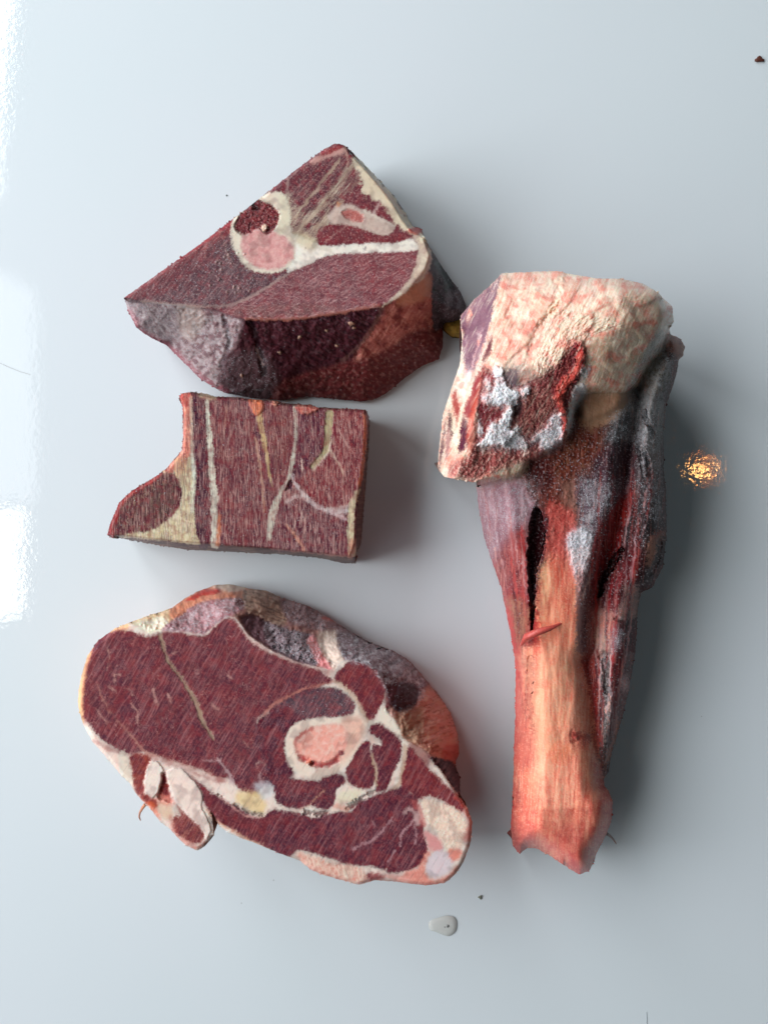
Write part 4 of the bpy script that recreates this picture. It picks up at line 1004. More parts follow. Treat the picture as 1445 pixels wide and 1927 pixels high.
    c.bleed(3.5, 0.3, 1.6, 0.45); c.punch(0.82, 1.2)
    c.mottle(face, 40, (84, 36, 46), 0.3, 0.0); 
    mf = (np.s_[:, :], sstep(0.2, 0.12, c.col.mean(-1)) * (sdf(F, c.X, c.Y) < 0))
    c.mottle(mf, 50, (78, 36, 52), 0.55, 0.0); c.mottle(mf, 34, (140, 56, 56), 0.4, 0.1); c.mottle(mf, 13, (134, 46, 54), 0.4, 0.0); c.mottle(mf, 9, (72, 32, 50), 0.45, 0.05); c.grain(mf, -30, 2.0, 80, (62, 20, 36), 0.4, 0.08, 2.2); c.grain(mf, -30, 1.5, 70, (190, 130, 130), 0.28, 0.3, 2.8); c.mottle(mf, 5, (160, 88, 88), 0.3, 0.2); c.veins(big, 20, (184, 134, 128), 0.5, 0.022, dens=0.0)
    c.streaks(face, 60, 750, 14, 70, 1, (196, 142, 142), 0.3); c.streaks(face, 60, 500, 8, 40, 1, (60, 26, 38), 0.36)
    c.disp += 0.0009 * fbm(c.X, c.Y, 24, 3, 3) * sstep(0, 10, sdf(F, c.X, c.Y)) * 2.4 + 0.00004 * fbm(c.X, c.Y, 5, 4, 2)
    root = thing("leg_steak", "thick oval leg steak with cut round bone and creamy fat rim at lower left", "meat cut", -0.045, -0.095)
    root["group"] = "frozen sawn meat pieces"
    build(root, c, sil, side_profile(F, sil, 0.042, lambda X, Y: 0.006 + 0.03 * sstep(420, 255, X), 1.7), edge_noise=1.4, edge_scale=8, round_px=8, inset=0.004, skirt_col=(176, 110, 92), crystals=5200)
leg_steak()

# ================================================================== shank with its knuckle (right)
def shank():
    a = T(800, 490, 2.779)      # knuckle
    b = T(860, 860, 3.284)      # middle
    d = T(900, 1250, 3.6125)    # lower end
    e = T(1050, 620, 5.78)      # right of the knuckle
    h = T(1050, 880, 6.02)      # right of the middle
    s7 = T(810, 500, 7.225)     # sawn side of the knuckle
    s8 = T(810, 690, 4.817)     # torn face of the knuckle
    sil = a((185, 290), (250, 210), (330, 140), (400, 68), (520, 60), (620, 58), (690, 57), (800, 78), (900, 93), (1020, 93), (1140, 122), (1200, 158), (1245, 200), (1290, 240), (1300, 320), (1275, 350), (1278, 385), (1330, 408),
            (1357, 450), (1348, 500), (1325, 520), (1312, 600), (1285, 680), (1258, 760), (1245, 900), (1248, 1050)) + \
        b((1272, 60), (1290, 200), (1292, 500), (1270, 680), (1205, 805), (1135, 838), (1112, 960), (1105, 1150), (1088, 1280)) + \
        d((1042, 50), (1022, 180), (965, 400), (905, 600), (888, 680), (885, 730), (850, 780), (855, 830), (882, 860), (912, 930), (905, 1050), (870, 1160), (800, 1290), (760, 1400), (690, 1432), (620, 1395), (500, 1310), (400, 1255),
          (330, 1248), (280, 1287), (235, 1240), (218, 1120), (232, 900), (240, 600), (250, 350), (250, 150)) + \
        b((362, 1320), (340, 1150), (300, 950), (270, 800), (210, 640), (160, 480), (130, 300), (118, 160)) + \
        a((270, 1163), (200, 1152), (100, 1132), (65, 1085), (75, 950), (95, 800), (140, 660), (180, 540), (192, 430), (185, 350))
    sil = np.array(sil)
    KN = a((150, 290), (250, 190), (330, 120), (400, 40), (690, 30), (1000, 60), (1220, 130), (1330, 240), (1300, 345), (1262, 400), (1230, 480), (1190, 520), (1140, 590), (1100, 660), (1050, 690), (860, 690), (815, 700), (785, 760),
           (768, 850), (740, 930), (660, 990), (600, 1028), (545, 1045), (510, 1110), (470, 1135), (400, 1142), (270, 1175), (80, 1170), (20, 1085), (50, 800), (150, 500))
    LOBE = a((776, 690), (800, 560), (870, 540), (1000, 600), (1070, 680), (1066, 740), (1040, 790), (960, 850), (850, 876), (800, 845), (784, 790))
    SH = b((60, -120), (130, 480), (230, 800), (300, 1150), (340, 1320)) + d((230, 400), (210, 900), (180, 1150), (180, 1450), (400, 1440), (600, 1560), (700, 1600), (850, 1560), (960, 1180), (940, 930), (860, 800), (835, 620), (810, 400), (790, 150), (760, 0)) + \
        b((880, 1150), (900, 900), (1000, 600), (1090, 250), (1100, 60)) + a((1150, 800), (1130, 640), (800, 700), (500, 900))
    RB = a((1100, 560), (1290, 340), (1380, 400), (1400, 520), (1300, 760), (1290, 900), (1290, 1050)) + b((1330, 200), (1330, 600), (1230, 850), (1160, 880), (1140, 1150), (1110, 1400)) + \
        d((1050, 200), (980, 450), (920, 700), (870, 800), (820, 760), (780, 400), (720, 0)) + b((820, 1200), (840, 800), (900, 400), (980, 0))
    c = Canvas((816, 504, 1296, 1656), 1.25, (96, 44, 46), 53)
    P, Ln = c.poly, c.line
    c.names = ['shank_muscle']; c.phi = True
    al = (np.s_[:, :], np.ones(c.X.shape))
    c.grain(al, 88, 5, 60, (66, 26, 30), 0.8, 0.0); c.mottle(al, 14, (136, 66, 62), 0.6, 0.1)
    # ---------------- middle: muscles round the shaft
    m = P(b((100, 120), (480, 120), (500, 280), (450, 400), (425, 560), (432, 760), (460, 940), (475, 1080), (470, 1250), (440, 1450), (360, 1450), (340, 1150), (270, 800), (150, 480)), (146, 66, 66), part="shank_muscle", soft=2, wet=0.65)
    c.grain(m, 84, 4, 50, (112, 40, 46), 0.7, 0.0, h=-0.0003); c.grain(m, 84, 3, 40, (186, 120, 110), 0.5, 0.1)
    m = P(b((100, 120), (480, 120), (500, 280), (440, 420), (380, 440), (300, 500), (230, 640), (200, 660), (140, 400)), (152, 104, 114), part="frosted_muscle", soft=8, frost=0.5)
    c.grain(m, 86, 5, 50, (130, 74, 86), 0.75, -0.05); c.mottle(m, 7, (196, 176, 180), 0.4, 0.2)
    for k in range(9):
        x0 = 150 + 30 * k; Ln(b((x0, 170), (x0 + 14, 300), (x0 + 24, 420), (x0 + 34, 560)), rng.uniform(3, 7), [(104, 52, 66), (196, 164, 168)][k % 3 == 2], a=0.55, soft=2.5, warp=4)
    P(b((400, 420), (430, 560), (425, 700), (440, 800), (405, 700), (385, 520)), (176, 40, 38), a=0.8, soft=3)
    m = P(b((300, 840), (380, 860), (440, 900), (460, 1000), (420, 1140), (350, 1180), (320, 1000)), (150, 98, 82), soft=6); c.mottle(m, 8, (176, 128, 100), 0.7, 0); c.grain(m, 84, 3, 30, (112, 44, 44), 0.7, 0)
    P(b((300, 820), (390, 830), (450, 880), (440, 910), (380, 870), (320, 880)), (150, 40, 44), a=0.8, soft=3, h=0.0005)
    Ln(b((210, 640), (275, 800), (305, 950), (345, 1150), (365, 1320)), 10, (176, 84, 84), a=0.7, soft=4)
    # centre top under the knuckle
    m = P(b((400, -60), (1000, -100), (900, 60), (780, 200), (740, 400), (640, 330), (560, 300), (480, 290)), (104, 48, 40), part="shank_muscle", soft=6)
    c.mottle(m, 14, (150, 60, 44), 0.8, 0.0, h=0.0008); c.mottle(m, 9, (150, 112, 90), 0.45, 0.1)
    P(b((640, 120), (760, 60), (780, 200), (740, 440), (690, 500), (660, 300)), (166, 128, 112), a=0.4, soft=10, warp=7)
    P(b((400, 20), (560, 20), (600, 130), (540, 230), (470, 200)), (82, 26, 26), a=0.8, soft=8)
    m = P(b((560, 290), (640, 300), (720, 340), (735, 460), (730, 600), (690, 660), (620, 640), (560, 660), (545, 560), (570, 430)), (180, 72, 66), part="shank_muscle", soft=4, warp=4, wet=0.7)
    c.mottle(m, 7, (222, 140, 122), 0.75, 0.05, h=0.0006); c.mottle(m, 8, (140, 30, 34), 0.8, 0.1)
    # bare shin bone / tendon sheath
    bone = P(b((545, 660), (580, 620), (640, 640), (700, 680), (725, 780), (735, 950), (742, 1200), (760, 1460), (560, 1500), (440, 1500), (470, 1300), (490, 1100), (505, 950), (520, 780)), (232, 150, 120), part="shin_bone", soft=3, warp=2, wet=0.6)
    c.grain(bone, 86, 5, 60, (214, 116, 92), 0.6, 0.0); c.grain(bone, 86, 4, 50, (246, 206, 168), 0.6, 0.0)
    Ln(b((600, 640), (650, 760), (680, 880), (690, 1040)), (14, 20, 14, 6), (204, 74, 62), a=0.7, soft=5); P(b((600, 600), (730, 600), (700, 760), (640, 700)), (206, 92, 78), a=0.7, soft=6)
    Ln(b((540, 700), (530, 850), (520, 1000)), 16, (244, 200, 156), a=0.8, soft=5)
    Ln(b((730, 780), (735, 950), (735, 1080)), 7, (206, 118, 74), a=0.6, soft=3)
    Ln(b((470, 1000), (480, 1120), (450, 1300), (440, 1445)), 16, (150, 32, 38), a=0.85, soft=4, h=-0.0012)
    # dark slit beside the bone
    P(b((482, 318), (508, 330), (534, 420), (540, 520), (498, 650), (482, 760), (480, 880), (466, 1060), (458, 1050), (452, 900), (444, 800), (440, 640), (448, 480), (466, 370)), (66, 18, 24), part="cleft", soft=3, h=-0.0055, warp=3.5)
    # frost strip and frosted purple muscle
    m = P(b((740, 100), (830, 50), (1090, 60), (1060, 180), (1010, 260), (930, 340), (850, 470), (820, 560), (760, 420), (740, 260)), (92, 52, 66), part="frosted_muscle", soft=6, frost=0.62)
    c.mottle(m, 8, (54, 18, 28), 0.8, 0.05, frost=0.4)
    m = P(b((690, 480), (760, 440), (830, 480), (820, 600), (790, 760), (770, 830), (730, 760), (700, 640), (680, 560)), (176, 156, 162), part="frost", soft=4, frost=0.9, h=0.0007, warp=4)
    c.mottle(m, 6, (226, 224, 228), 0.8, 0.0, h=0.0012, frost=1.0)
    m = P(b((740, 720), (800, 720), (790, 900), (775, 1100), (790, 1300), (800, 1445), (750, 1445), (735, 1200), (735, 950)), (150, 108, 106), part="shank_muscle", soft=4, frost=0.35)
    c.grain(m, 88, 3, 40, (116, 60, 66), 0.7, 0.0); Ln(b((810, 770), (790, 830), (770, 890)), 4, (220, 200, 196), a=0.9)
    # red strands
    m = P(b((1040, 230), (1095, 220), (1050, 380), (1000, 520), (930, 680), (870, 770), (850, 900), (815, 760), (820, 600), (870, 460), (950, 330)), (148, 34, 34), part="red_strand", soft=2.5, wet=0.8, warp=2)
    c.grain(m, 68, 3, 40, (96, 16, 22), 0.8, 0.0, h=-0.0004); c.grain(m, 68, 3, 30, (200, 86, 72), 0.5, 0.15)
    m = P(b((800, 800), (880, 860), (850, 960), (850, 1100), (880, 1300), (890, 1450), (800, 1450), (790, 1250), (800, 1000)), (130, 50, 42), part="red_strand", soft=3, wet=0.6)
    c.grain(m, 86, 3, 36, (90, 22, 26), 0.8, 0.0); c.mottle(m, 5, (190, 150, 140), 0.6, 0.2, frost=0.5)
    # right back: grey-green frosted membrane, crevices, dark lobes
    m = P(a((1120, 580), (1280, 380), (1290, 620), (1250, 760), (1250, 1100)) + b((1290, 200), (1290, 430), (1190, 440), (1110, 330), (1095, 120), (1080, 0)) + a((1130, 1050), (1000, 1000), (930, 900), (1000, 820), (1060, 760)),
          (72, 60, 60), part="frosted_membrane", soft=6, frost=0.7, warp=4)
    c.mottle(m, 9, (62, 56, 54), 0.8, 0.05, frost=0.3, h=-0.0008); c.grain(m, 80, 6, 50, (128, 124, 120), 0.6, 0.05, frost=0.75)
    P(e((1000, 250), (1150, 380), (1180, 560), (1060, 680), (900, 620), (860, 480)), (118, 104, 64), a=0.7, soft=12, warp=6); P(e((860, 540), (980, 560), (950, 660), (840, 640)), (142, 86, 56), a=0.7, soft=8)
    P(e((900, 640), (1060, 700), (1130, 860), (1140, 1300), (1080, 1600), (960, 1500), (930, 1000)), (134, 130, 126), a=0.6, soft=9, frost=0.6, warp=5)
    for q in ((e((930, 900), (960, 1000), (1040, 1120)), 9), (e((940, 1340), (980, 1480), (990, 1600)), 7), (e((1150, 1500), (1160, 1610)), 6), (e((860, 1280), (900, 1460), (930, 1600)), 5)):
        Ln(q[0], q[1], (30, 30, 28), a=0.85, soft=3, h=-0.0018, warp=3)
    m = P(e((560, 1260), (740, 1220), (820, 1260), (840, 1440), (820, 1618), (300, 1618), (400, 1420)), (60, 18, 26), part="shank_muscle", soft=5, warp=5, frost=0.15); c.mottle(m, 7, (150, 120, 136), 0.6, 0.2, frost=0.6)
    P(e((560, 900), (760, 860), (880, 1000), (780, 1180), (600, 1160), (480, 1240), (520, 1060)), (84, 82, 80), a=0.6, soft=6, frost=0.5, warp=5)
    # orange-brown area under the lobe
    m = P(e((120, 1100), (330, 1080), (560, 1020), (480, 1200), (380, 1340), (330, 1600), (0, 1610), (0, 1300)), (118, 52, 38), part="shank_muscle", soft=8, warp=5, wet=0.5); c.mottle(m, 12, (96, 30, 26), 0.8, 0.05); c.mottle(m, 9, (156, 118, 84), 0.5, 0.1)
    # middle right
    m = P(b((1040, 400), (1110, 350), (1290, 440), (1285, 500), (1200, 520), (1130, 580), (1060, 560), (1030, 480)), (52, 44, 44), part="frosted_membrane", soft=5, frost=0.4); c.mottle(m, 7, (20, 18, 18), 0.9, 0.0, h=-0.0012)
    m = P(b((1100, 400), (1130, 560), (1100, 780), (1040, 860), (960, 960), (910, 970), (950, 780), (1040, 620)), (110, 28, 34), part="red_strand", soft=4, wet=0.6); c.grain(m, 62, 4, 30, (64, 14, 20), 0.8, 0.0); c.mottle(m, 5, (170, 130, 128), 0.6, 0.25, frost=0.5)
    m = P(b((1150, 560), (1230, 480), (1290, 460), (1300, 620), (1260, 740), (1200, 815), (1130, 838), (1110, 720)), (70, 46, 46), part="dark_lobe", soft=3); c.grain(m, 70, 5, 30, (30, 22, 24), 0.8, 0.0, h=-0.0008)
    P(b((1190, 500), (1270, 450), (1280, 480), (1240, 560), (1200, 680), (1170, 660)), (172, 140, 118), a=0.85, soft=5); P(b((1210, 470), (1290, 450), (1230, 500)), (150, 66, 50), a=0.8, soft=4)
    Ln(b((1280, 680), (1210, 790), (1140, 835)), 7, (120, 30, 30), a=0.8, soft=2)
    Ln(b((1250, 520), (1240, 620), (1190, 720)), 9, (26, 22, 22), a=0.9, soft=3, h=-0.002)
    Ln(b((1010, 580), (960, 660), (900, 750), (880, 850)), (8, 13, 10, 8), (18, 14, 14), a=0.95, soft=3, h=-0.004, part="cleft", warp=3)
    m = P(b((1030, 800), (1110, 800), (1115, 950), (1080, 1010), (990, 1010), (1000, 930), (1040, 880)), (166, 154, 144), part="frosted_membrane", soft=4, frost=0.5, warp=3); c.mottle(m, 8, (120, 90, 84), 0.6, 0.1)
    m = P(b((850, 940), (960, 960), (980, 1010), (950, 1060), (950, 1180), (920, 1240), (870, 1200), (850, 1060)), (168, 116, 104), part="pale_tissue", soft=4, warp=3, frost=0.3); c.mottle(m, 8, (196, 160, 148), 0.7, 0.0)
    Ln(b((895, 1000), (925, 1080), (950, 1160)), 6, (206, 116, 100), a=0.8); P(b((860, 1080), (930, 1120), (910, 1200), (870, 1190)), (186, 176, 160), a=0.7, soft=5)
    m = P(b((980, 1030), (1060, 1020), (1112, 1060), (1105, 1200), (1085, 1300), (1050, 1450), (950, 1450), (930, 1300), (960, 1180)), (104, 28, 34), part="dark_lobe", soft=3, frost=0.12); c.mottle(m, 10, (70, 18, 26), 0.7, 0.0)
    P(b((950, 1060), (1040, 1060), (1050, 1120), (980, 1220), (950, 1200)), (130, 106, 116), a=0.6, soft=5, frost=0.7, warp=4); Ln(b((980, 1000), (1060, 1025), (1100, 1045)), 7, (40, 14, 20), a=0.8, soft=3, h=-0.0015)
    Ln(b((900, 1220), (920, 1330), (930, 1450)), 12, (70, 62, 54), a=0.85, soft=4, h=-0.002); Ln(b((885, 1230), (880, 1340), (895, 1450)), 7, (150, 118, 90), a=0.7, soft=3)
    # cross strand over the slit is its own mesh below
    # ---------------- lower end
    low = P(d((230, -40), (760, -40), (760, 100), (770, 300), (790, 430), (800, 600), (830, 790), (890, 860), (930, 930), (915, 1060), (870, 1180), (810, 1300), (770, 1420), (690, 1450), (600, 1400), (500, 1330), (400, 1270), (330, 1260), (280, 1300), (210, 1240), (200, 1100)),
            (226, 146, 122), part="shin_bone", soft=3, wet=0.65)
    c.grain(low, 88, 8, 50, (206, 112, 92), 0.6, 0.05); c.mottle(low, 16, (240, 196, 158), 0.7, 0.0); c.mottle(low, 4, (214, 128, 108), 0.4, 0.1, h=0.0003)
    P(d((400, -60), (610, -60), (630, 250), (600, 500), (560, 560), (450, 640), (420, 400), (400, 200)), (244, 180, 146), a=0.85, soft=10, warp=5)
    P(d((420, 640), (600, 700), (640, 900), (600, 1050), (500, 1080), (420, 900), (400, 740)), (244, 186, 156), a=0.7, soft=12, warp=6)
    P(d((480, 540), (640, 560), (600, 660), (480, 640)), (224, 142, 104), a=0.7, soft=6, warp=4)
    m = P(d((240, -60), (330, -60), (320, 200), (350, 420), (390, 560), (370, 700), (240, 640)), (186, 84, 76), a=0.9, soft=5); c.mottle(m, 7, (216, 150, 130), 0.6, 0.0)
    m = P(d((300, 560), (240, 640), (230, 900), (220, 1120), (240, 1250), (290, 1290), (340, 1240), (390, 1200), (410, 1100), (350, 960), (300, 800)), (206, 106, 92), a=0.75, soft=8); c.mottle(m, 6, (226, 150, 132), 0.6, 0.05)
    Ln(d((355, -40), (350, 100), (345, 250), (362, 400), (380, 520)), (11, 12, 12, 8, 3), (152, 26, 32), a=0.9, soft=3, part="blood_streak", h=-0.001, warp=2.5, wet=0.8)
    Ln(d((262, 850), (270, 920), (285, 980)), 2.5, (140, 24, 34), a=0.9); P(d((222, 1100), (250, 1150), (280, 1200), (330, 1250), (280, 1290), (236, 1240)), (150, 34, 46), a=0.85, soft=3)
    m = P(d((640, -40), (760, -40), (745, 120), (770, 260), (775, 420), (740, 460), (650, 440), (620, 400), (660, 200)), (222, 148, 122), a=0.9, soft=4, part="pale_tissue"); c.grain(m, 84, 4, 30, (238, 190, 164), 0.7, 0.0)
    m = P(d((690, -40), (830, -40), (860, 100), (820, 300), (830, 500), (820, 640), (800, 560), (780, 380), (750, 200), (720, 60)), (152, 46, 40), part="red_strand", soft=3, wet=0.7); c.grain(m, 80, 4, 30, (196, 96, 76), 0.6, 0.1); c.grain(m, 80, 3, 30, (100, 22, 26), 0.7, 0.05)
    P(d((620, 470), (640, 440), (660, 470), (700, 465), (780, 485), (760, 520), (700, 510), (660, 540), (632, 530)), (140, 16, 30), part="blood_vessel", soft=2.5, wet=1.0, warp=1.5, h=-0.0005)
    c.blob(*d((664, 500))[0], 4, (90, 40, 64), h=0.0006); P(d((600, 480), (640, 440), (760, 520), (660, 580)), (196, 80, 70), a=0.35, soft=6)
    Ln(d((780, 500), (800, 600), (830, 720)), 10, (196, 92, 78), a=0.7, soft=4)
    P(d((755, 950), (780, 960), (770, 1010)), (150, 20, 30), a=0.95); Ln(d((700, 900), (760, 940), (770, 1020), (750, 1100)), 10, (206, 92, 82), a=0.6, soft=5)
    m = P(d((840, 880), (912, 930), (910, 1060), (870, 1160), (800, 1170), (780, 1050)), (212, 112, 96), a=0.8, soft=6); P(d((780, 1160), (840, 1140), (850, 1180), (790, 1250)), (190, 70, 60), a=0.8, soft=3)
    m = P(d((520, 1120), (660, 1100), (740, 1200), (800, 1280), (770, 1400), (690, 1440), (600, 1390), (540, 1260)), (214, 126, 112), a=0.85, soft=7); c.mottle(m, 6, (238, 178, 160), 0.6, 0.0); c.mottle(m, 8, (196, 72, 72), 0.6, 0.15)
    P(d((600, 1350), (660, 1340), (720, 1400), (690, 1438), (630, 1400)), (176, 46, 54), a=0.8, soft=4); c.blob(*d((640, 1325))[0], 4, (170, 70, 90))
    c.blob(*d((478, 835))[0], 4, (206, 90, 74), a=0.7); Ln(d((760, 1190), (740, 1230), (725, 1270)), 2, (244, 214, 190), a=0.9)
    for k in range(5): P(d(*[(rng.uniform(260, 420) + dx, 1080 + 30 * k + dy) for dx, dy in ((0, 0), (30, 10), (20, 30), (-10, 20))]), (176, 60, 64), a=0.5, soft=4)
    # right dark part of the lower end
    m = P(d((840, -60), (900, -60), (890, 150), (905, 300), (900, 420), (880, 560), (840, 660), (820, 640), (835, 400), (830, 150)), (84, 74, 66), part="frosted_membrane", soft=3, frost=0.35); c.mottle(m, 8, (36, 30, 28), 0.85, 0.0, h=-0.001); c.mottle(m, 6, (190, 186, 182), 0.7, 0.25, frost=0.9)
    m = P(d((900, -60), (1070, -60), (1030, 200), (960, 420), (910, 600), (880, 680), (860, 640), (900, 480), (910, 250), (920, 120)), (118, 30, 34), part="dark_lobe", soft=2.5, wet=0.6); c.grain(m, 78, 5, 30, (72, 18, 24), 0.7, 0)
    Ln(d((960, 380), (910, 540), (860, 690)), 6, (186, 112, 78), a=0.8, soft=3); P(d((960, 80), (1010, 90), (1020, 170), (980, 180)), (196, 180, 184), a=0.7, soft=3, frost=0.9, warp=3)
    P(d((850, 690), (888, 690), (880, 750), (850, 785), (835, 760)), (60, 20, 26), a=0.95, part="dark_lobe"); Ln(d((810, 690), (835, 760)), 9, (214, 190, 176), a=0.8, soft=3)
    # ---------------- knuckle: fat cap
    cap = P(KN, (231, 203, 184), smooth=False, warp=2, part="fat_cap", wet=0.62, frost=0.04)
    c.disp *= sstep(0, 5, sdf(KN, c.X, c.Y))
    c.mottle(cap, 40, (216, 168, 144), 0.7, 0.0, h=0.0016, octs=1); c.grain(cap, 66, 3.5, 40, (238, 220, 192), 0.7, 0.0, h=0.0005); c.grain(cap, 66, 3, 30, (190, 142, 112), 0.55, 0.1, h=-0.0004)
    P(a((760, 300), (1100, 180), (1280, 250), (1270, 400), (1140, 580), (1060, 690), (860, 690), (860, 420), (700, 360)), (196, 172, 144), a=0.5, soft=22)  # shading towards the right of the cap, painted as a greyer fat colour
    P(a((850, 400), (960, 420), (980, 640), (860, 680)), (182, 150, 120), a=0.5, soft=12); P(a((1100, 400), (1250, 420), (1150, 560), (1080, 600)), (160, 146, 118), a=0.6, soft=12, frost=0.3)
    for q, rr in (((500, 78), 40), ((570, 88), 28), ((430, 130), 22), ((450, 215), 26), ((380, 345), 30), ((450, 350), 26), ((540, 350), 32), ((600, 360), 26), ((470, 450), 38), ((400, 480), 24), ((420, 265), 18),
                  ((810, 110), 24), ((770, 175), 26), ((700, 240), 16), ((900, 110), 18), ((980, 270), 26), ((1150, 270), 22), ((540, 460), 22), ((730, 410), 14), ((380, 420), 20)):
        m = P([(x + rr / 2.779 * math.cos(k) * rng.uniform(.6, 1.5), y + rr / 2.779 * math.sin(k) * rng.uniform(.5, 1.1)) for k in np.linspace(0, 5.4, 7) for x, y in a(q)], (214, 88, 76), a=0.75, soft=6, warp=5)
    m = P(a((400, 75), (640, 70), (700, 200), (600, 340), (540, 500), (350, 520), (345, 300)), None, soft=6); c.mottle(m, 9, (214, 116, 96), 0.5, 0.1); c.mottle(m, 7, (240, 214, 184), 0.6, 0.1)
    Ln(a((735, 78), (700, 150), (680, 225), (640, 290), (600, 340), (570, 400), (545, 480), (530, 560)), (5, 8, 9, 9, 8, 6, 5, 3), (176, 108, 88), a=0.75, soft=6, h=-0.0018, warp=3)
    Ln(a((720, 90), (690, 210), (650, 270)), 6, (238, 218, 186), a=0.8, soft=3, h=0.001)
    for k in range(22):
        x0 = 640 + 16 * k; Ln(a((x0 + 60, 250 + 4 * k), (x0 - 10 - 4 * k, 380), (x0 - 60 - 8 * k, 520), (x0 - 70 - 10 * k, 600)), rng.uniform(1.6, 3.4), [(242, 226, 200), (150, 116, 94)][k % 2], a=0.55, warp=4, h=0.0003)
    Ln(a((870, 168), (878, 184)), 5, (160, 20, 30), a=0.95, part="blood_fleck"); Ln(a((1006, 208), (1020, 198), (1038, 186)), 3, (150, 20, 30), a=0.95, part="blood_fleck"); Ln(a((700, 240), (706, 260)), 2.5, (190, 50, 50), a=0.8)
    P(a((390, 560), (560, 560), (620, 640), (500, 680), (430, 640)), (120, 100, 98), a=0.7, soft=8, warp=5)
    P(a((1190, 380), (1262, 380), (1250, 460), (1150, 560), (1090, 650), (1060, 640), (1110, 560)), (128, 124, 120), a=0.7, soft=6, frost=0.55)
    Ln(a((860, 692), (950, 696), (1050, 690)), 5, (140, 84, 66), a=0.8, soft=2)
    # flap behind on the right
    m = P(a((1262, 385), (1330, 405), (1360, 450), (1350, 505), (1322, 520), (1290, 480), (1262, 470)), (152, 96, 80), part="fat_flap", soft=2); c.mottle(m, 7, (120, 60, 54), 0.7, 0.0); Ln(a((1350, 430), (1350, 490), (1330, 515)), 5, (180, 140, 118), a=0.8)
    # lobe
    m = P(a((790, 700), (860, 694), (1050, 694), (1062, 740), (1040, 790), (960, 850), (850, 876), (800, 845), (786, 790)), (168, 130, 104), part="fat_lobe", soft=2.5, wet=0.5); c.mottle(m, 16, (150, 110, 82), 0.6, 0.0)
    Ln(a((1060, 640), (1075, 700), (1050, 780), (1000, 820)), 9, (150, 142, 142), a=0.7, soft=4, frost=0.6)
    # ---------------- knuckle: sawn side
    m = P(s7((990, 110), (930, 250), (900, 420), (860, 540), (830, 720), (780, 860), (760, 1000), (700, 1150), (640, 1340), (580, 1450), (460, 1440), (440, 1260), (400, 1180), (440, 960), (390, 800), (400, 640), (520, 500), (700, 350), (900, 170), (960, 100)),
          (124, 84, 98), part="muscle", soft=2, smooth=False, warp=1.5, wet=0.3)
    sf = m
    c.grain(m, 30, 1.6, 24, (92, 54, 70), 0.7, 0.0); c.grain(m, 30, 1.4, 20, (166, 136, 142), 0.5, 0.12)
    c.streaks(m, 28, 160, 6, 22, 1, (190, 160, 166), 0.4); Ln(s7((480, 920), (490, 1100), (500, 1270)), 2, (170, 136, 146), a=0.8); Ln(s7((680, 920), (670, 1030), (610, 1180), (560, 1400)), 3, (190, 144, 150), a=0.8); Ln(s7((630, 910), (655, 950), (640, 1030)), 3, (210, 180, 180), a=0.8)
    P(s7((520, 600), (555, 610), (545, 740), (510, 770), (490, 720)), (202, 150, 134), a=0.8, soft=2); P(s7((420, 780), (470, 860), (480, 960), (440, 930)), (80, 30, 36), a=0.8); Ln(s7((900, 210), (870, 290), (820, 370)), 3, (200, 170, 170), a=0.7)
    P(s7((780, 960), (830, 930), (835, 1160), (780, 1250), (720, 1320), (690, 1280), (740, 1140)), (104, 40, 56), a=0.9, soft=2)
    Ln(s7((830, 900), (760, 1040), (700, 1180), (640, 1330)), 5, (222, 180, 170), a=0.8, warp=3)
    m = P(s7((400, 1180), (445, 1260), (455, 1440), (540, 1450), (620, 1400), (700, 1320), (715, 1340), (640, 1440), (590, 1560), (540, 1734)) + s8((370, 120), (340, 250), (310, 320), (270, 320), (235, 200), (205, 250), (180, 300), (150, 300)),
          (228, 208, 190), part="fat", soft=2, wet=0.5)
    P(s7((470, 1440), (560, 1450), (540, 1540), (480, 1520)), (216, 216, 226), a=0.8, soft=3); P(s7((560, 1440), (610, 1460), (590, 1560), (540, 1540)), (110, 90, 86), a=0.6, soft=3)
    # below: strips of fat and meat of the left edge
    m = P(s8((205, 150), (130, 380), (80, 600), (60, 860), (80, 930), (150, 980), (260, 780), (330, 500), (280, 330)), (206, 168, 148), part="fat", soft=3); c.grain(m, 80, 3, 36, (236, 214, 196), 0.7, 0.0)
    for pts, col in ((((215, 190), (235, 210), (250, 320), (285, 340), (290, 440), (230, 500), (200, 430), (190, 320)), (158, 70, 64)), (((400, 110), (470, 20), (440, 180), (410, 340), (370, 460), (310, 450), (300, 360), (360, 260)), (146, 62, 66)),
                     (((160, 380), (200, 440), (215, 560), (190, 640), (160, 540)), (72, 50, 56)), (((265, 540), (300, 460), (340, 520), (345, 700), (300, 760), (245, 780)), (92, 46, 60)),
                     (((100, 640), (140, 460), (120, 700), (90, 920), (72, 900)), (110, 80, 82)), (((150, 560), (170, 560), (175, 740), (140, 860), (130, 720)), (160, 116, 112))):
        m = P(s8(*pts), col, part="muscle", soft=1.8); c.grain(m, 80, 2.5, 26, (190, 120, 108), 0.45, 0.1)
    Ln(s8((175, 360), (205, 470), (215, 640), (235, 760)), 5, (232, 206, 176), a=0.9); Ln(s8((300, 330), (260, 500), (240, 700), (235, 780)), 5, (236, 208, 180), a=0.9)
    Ln(s8((490, 30), (440, 220), (390, 400), (370, 600), (380, 760), (370, 860)), (8, 10, 12, 16, 16, 14), (176, 70, 56), a=0.85, soft=3, h=0.0008, part="red_rim", wet=0.7)
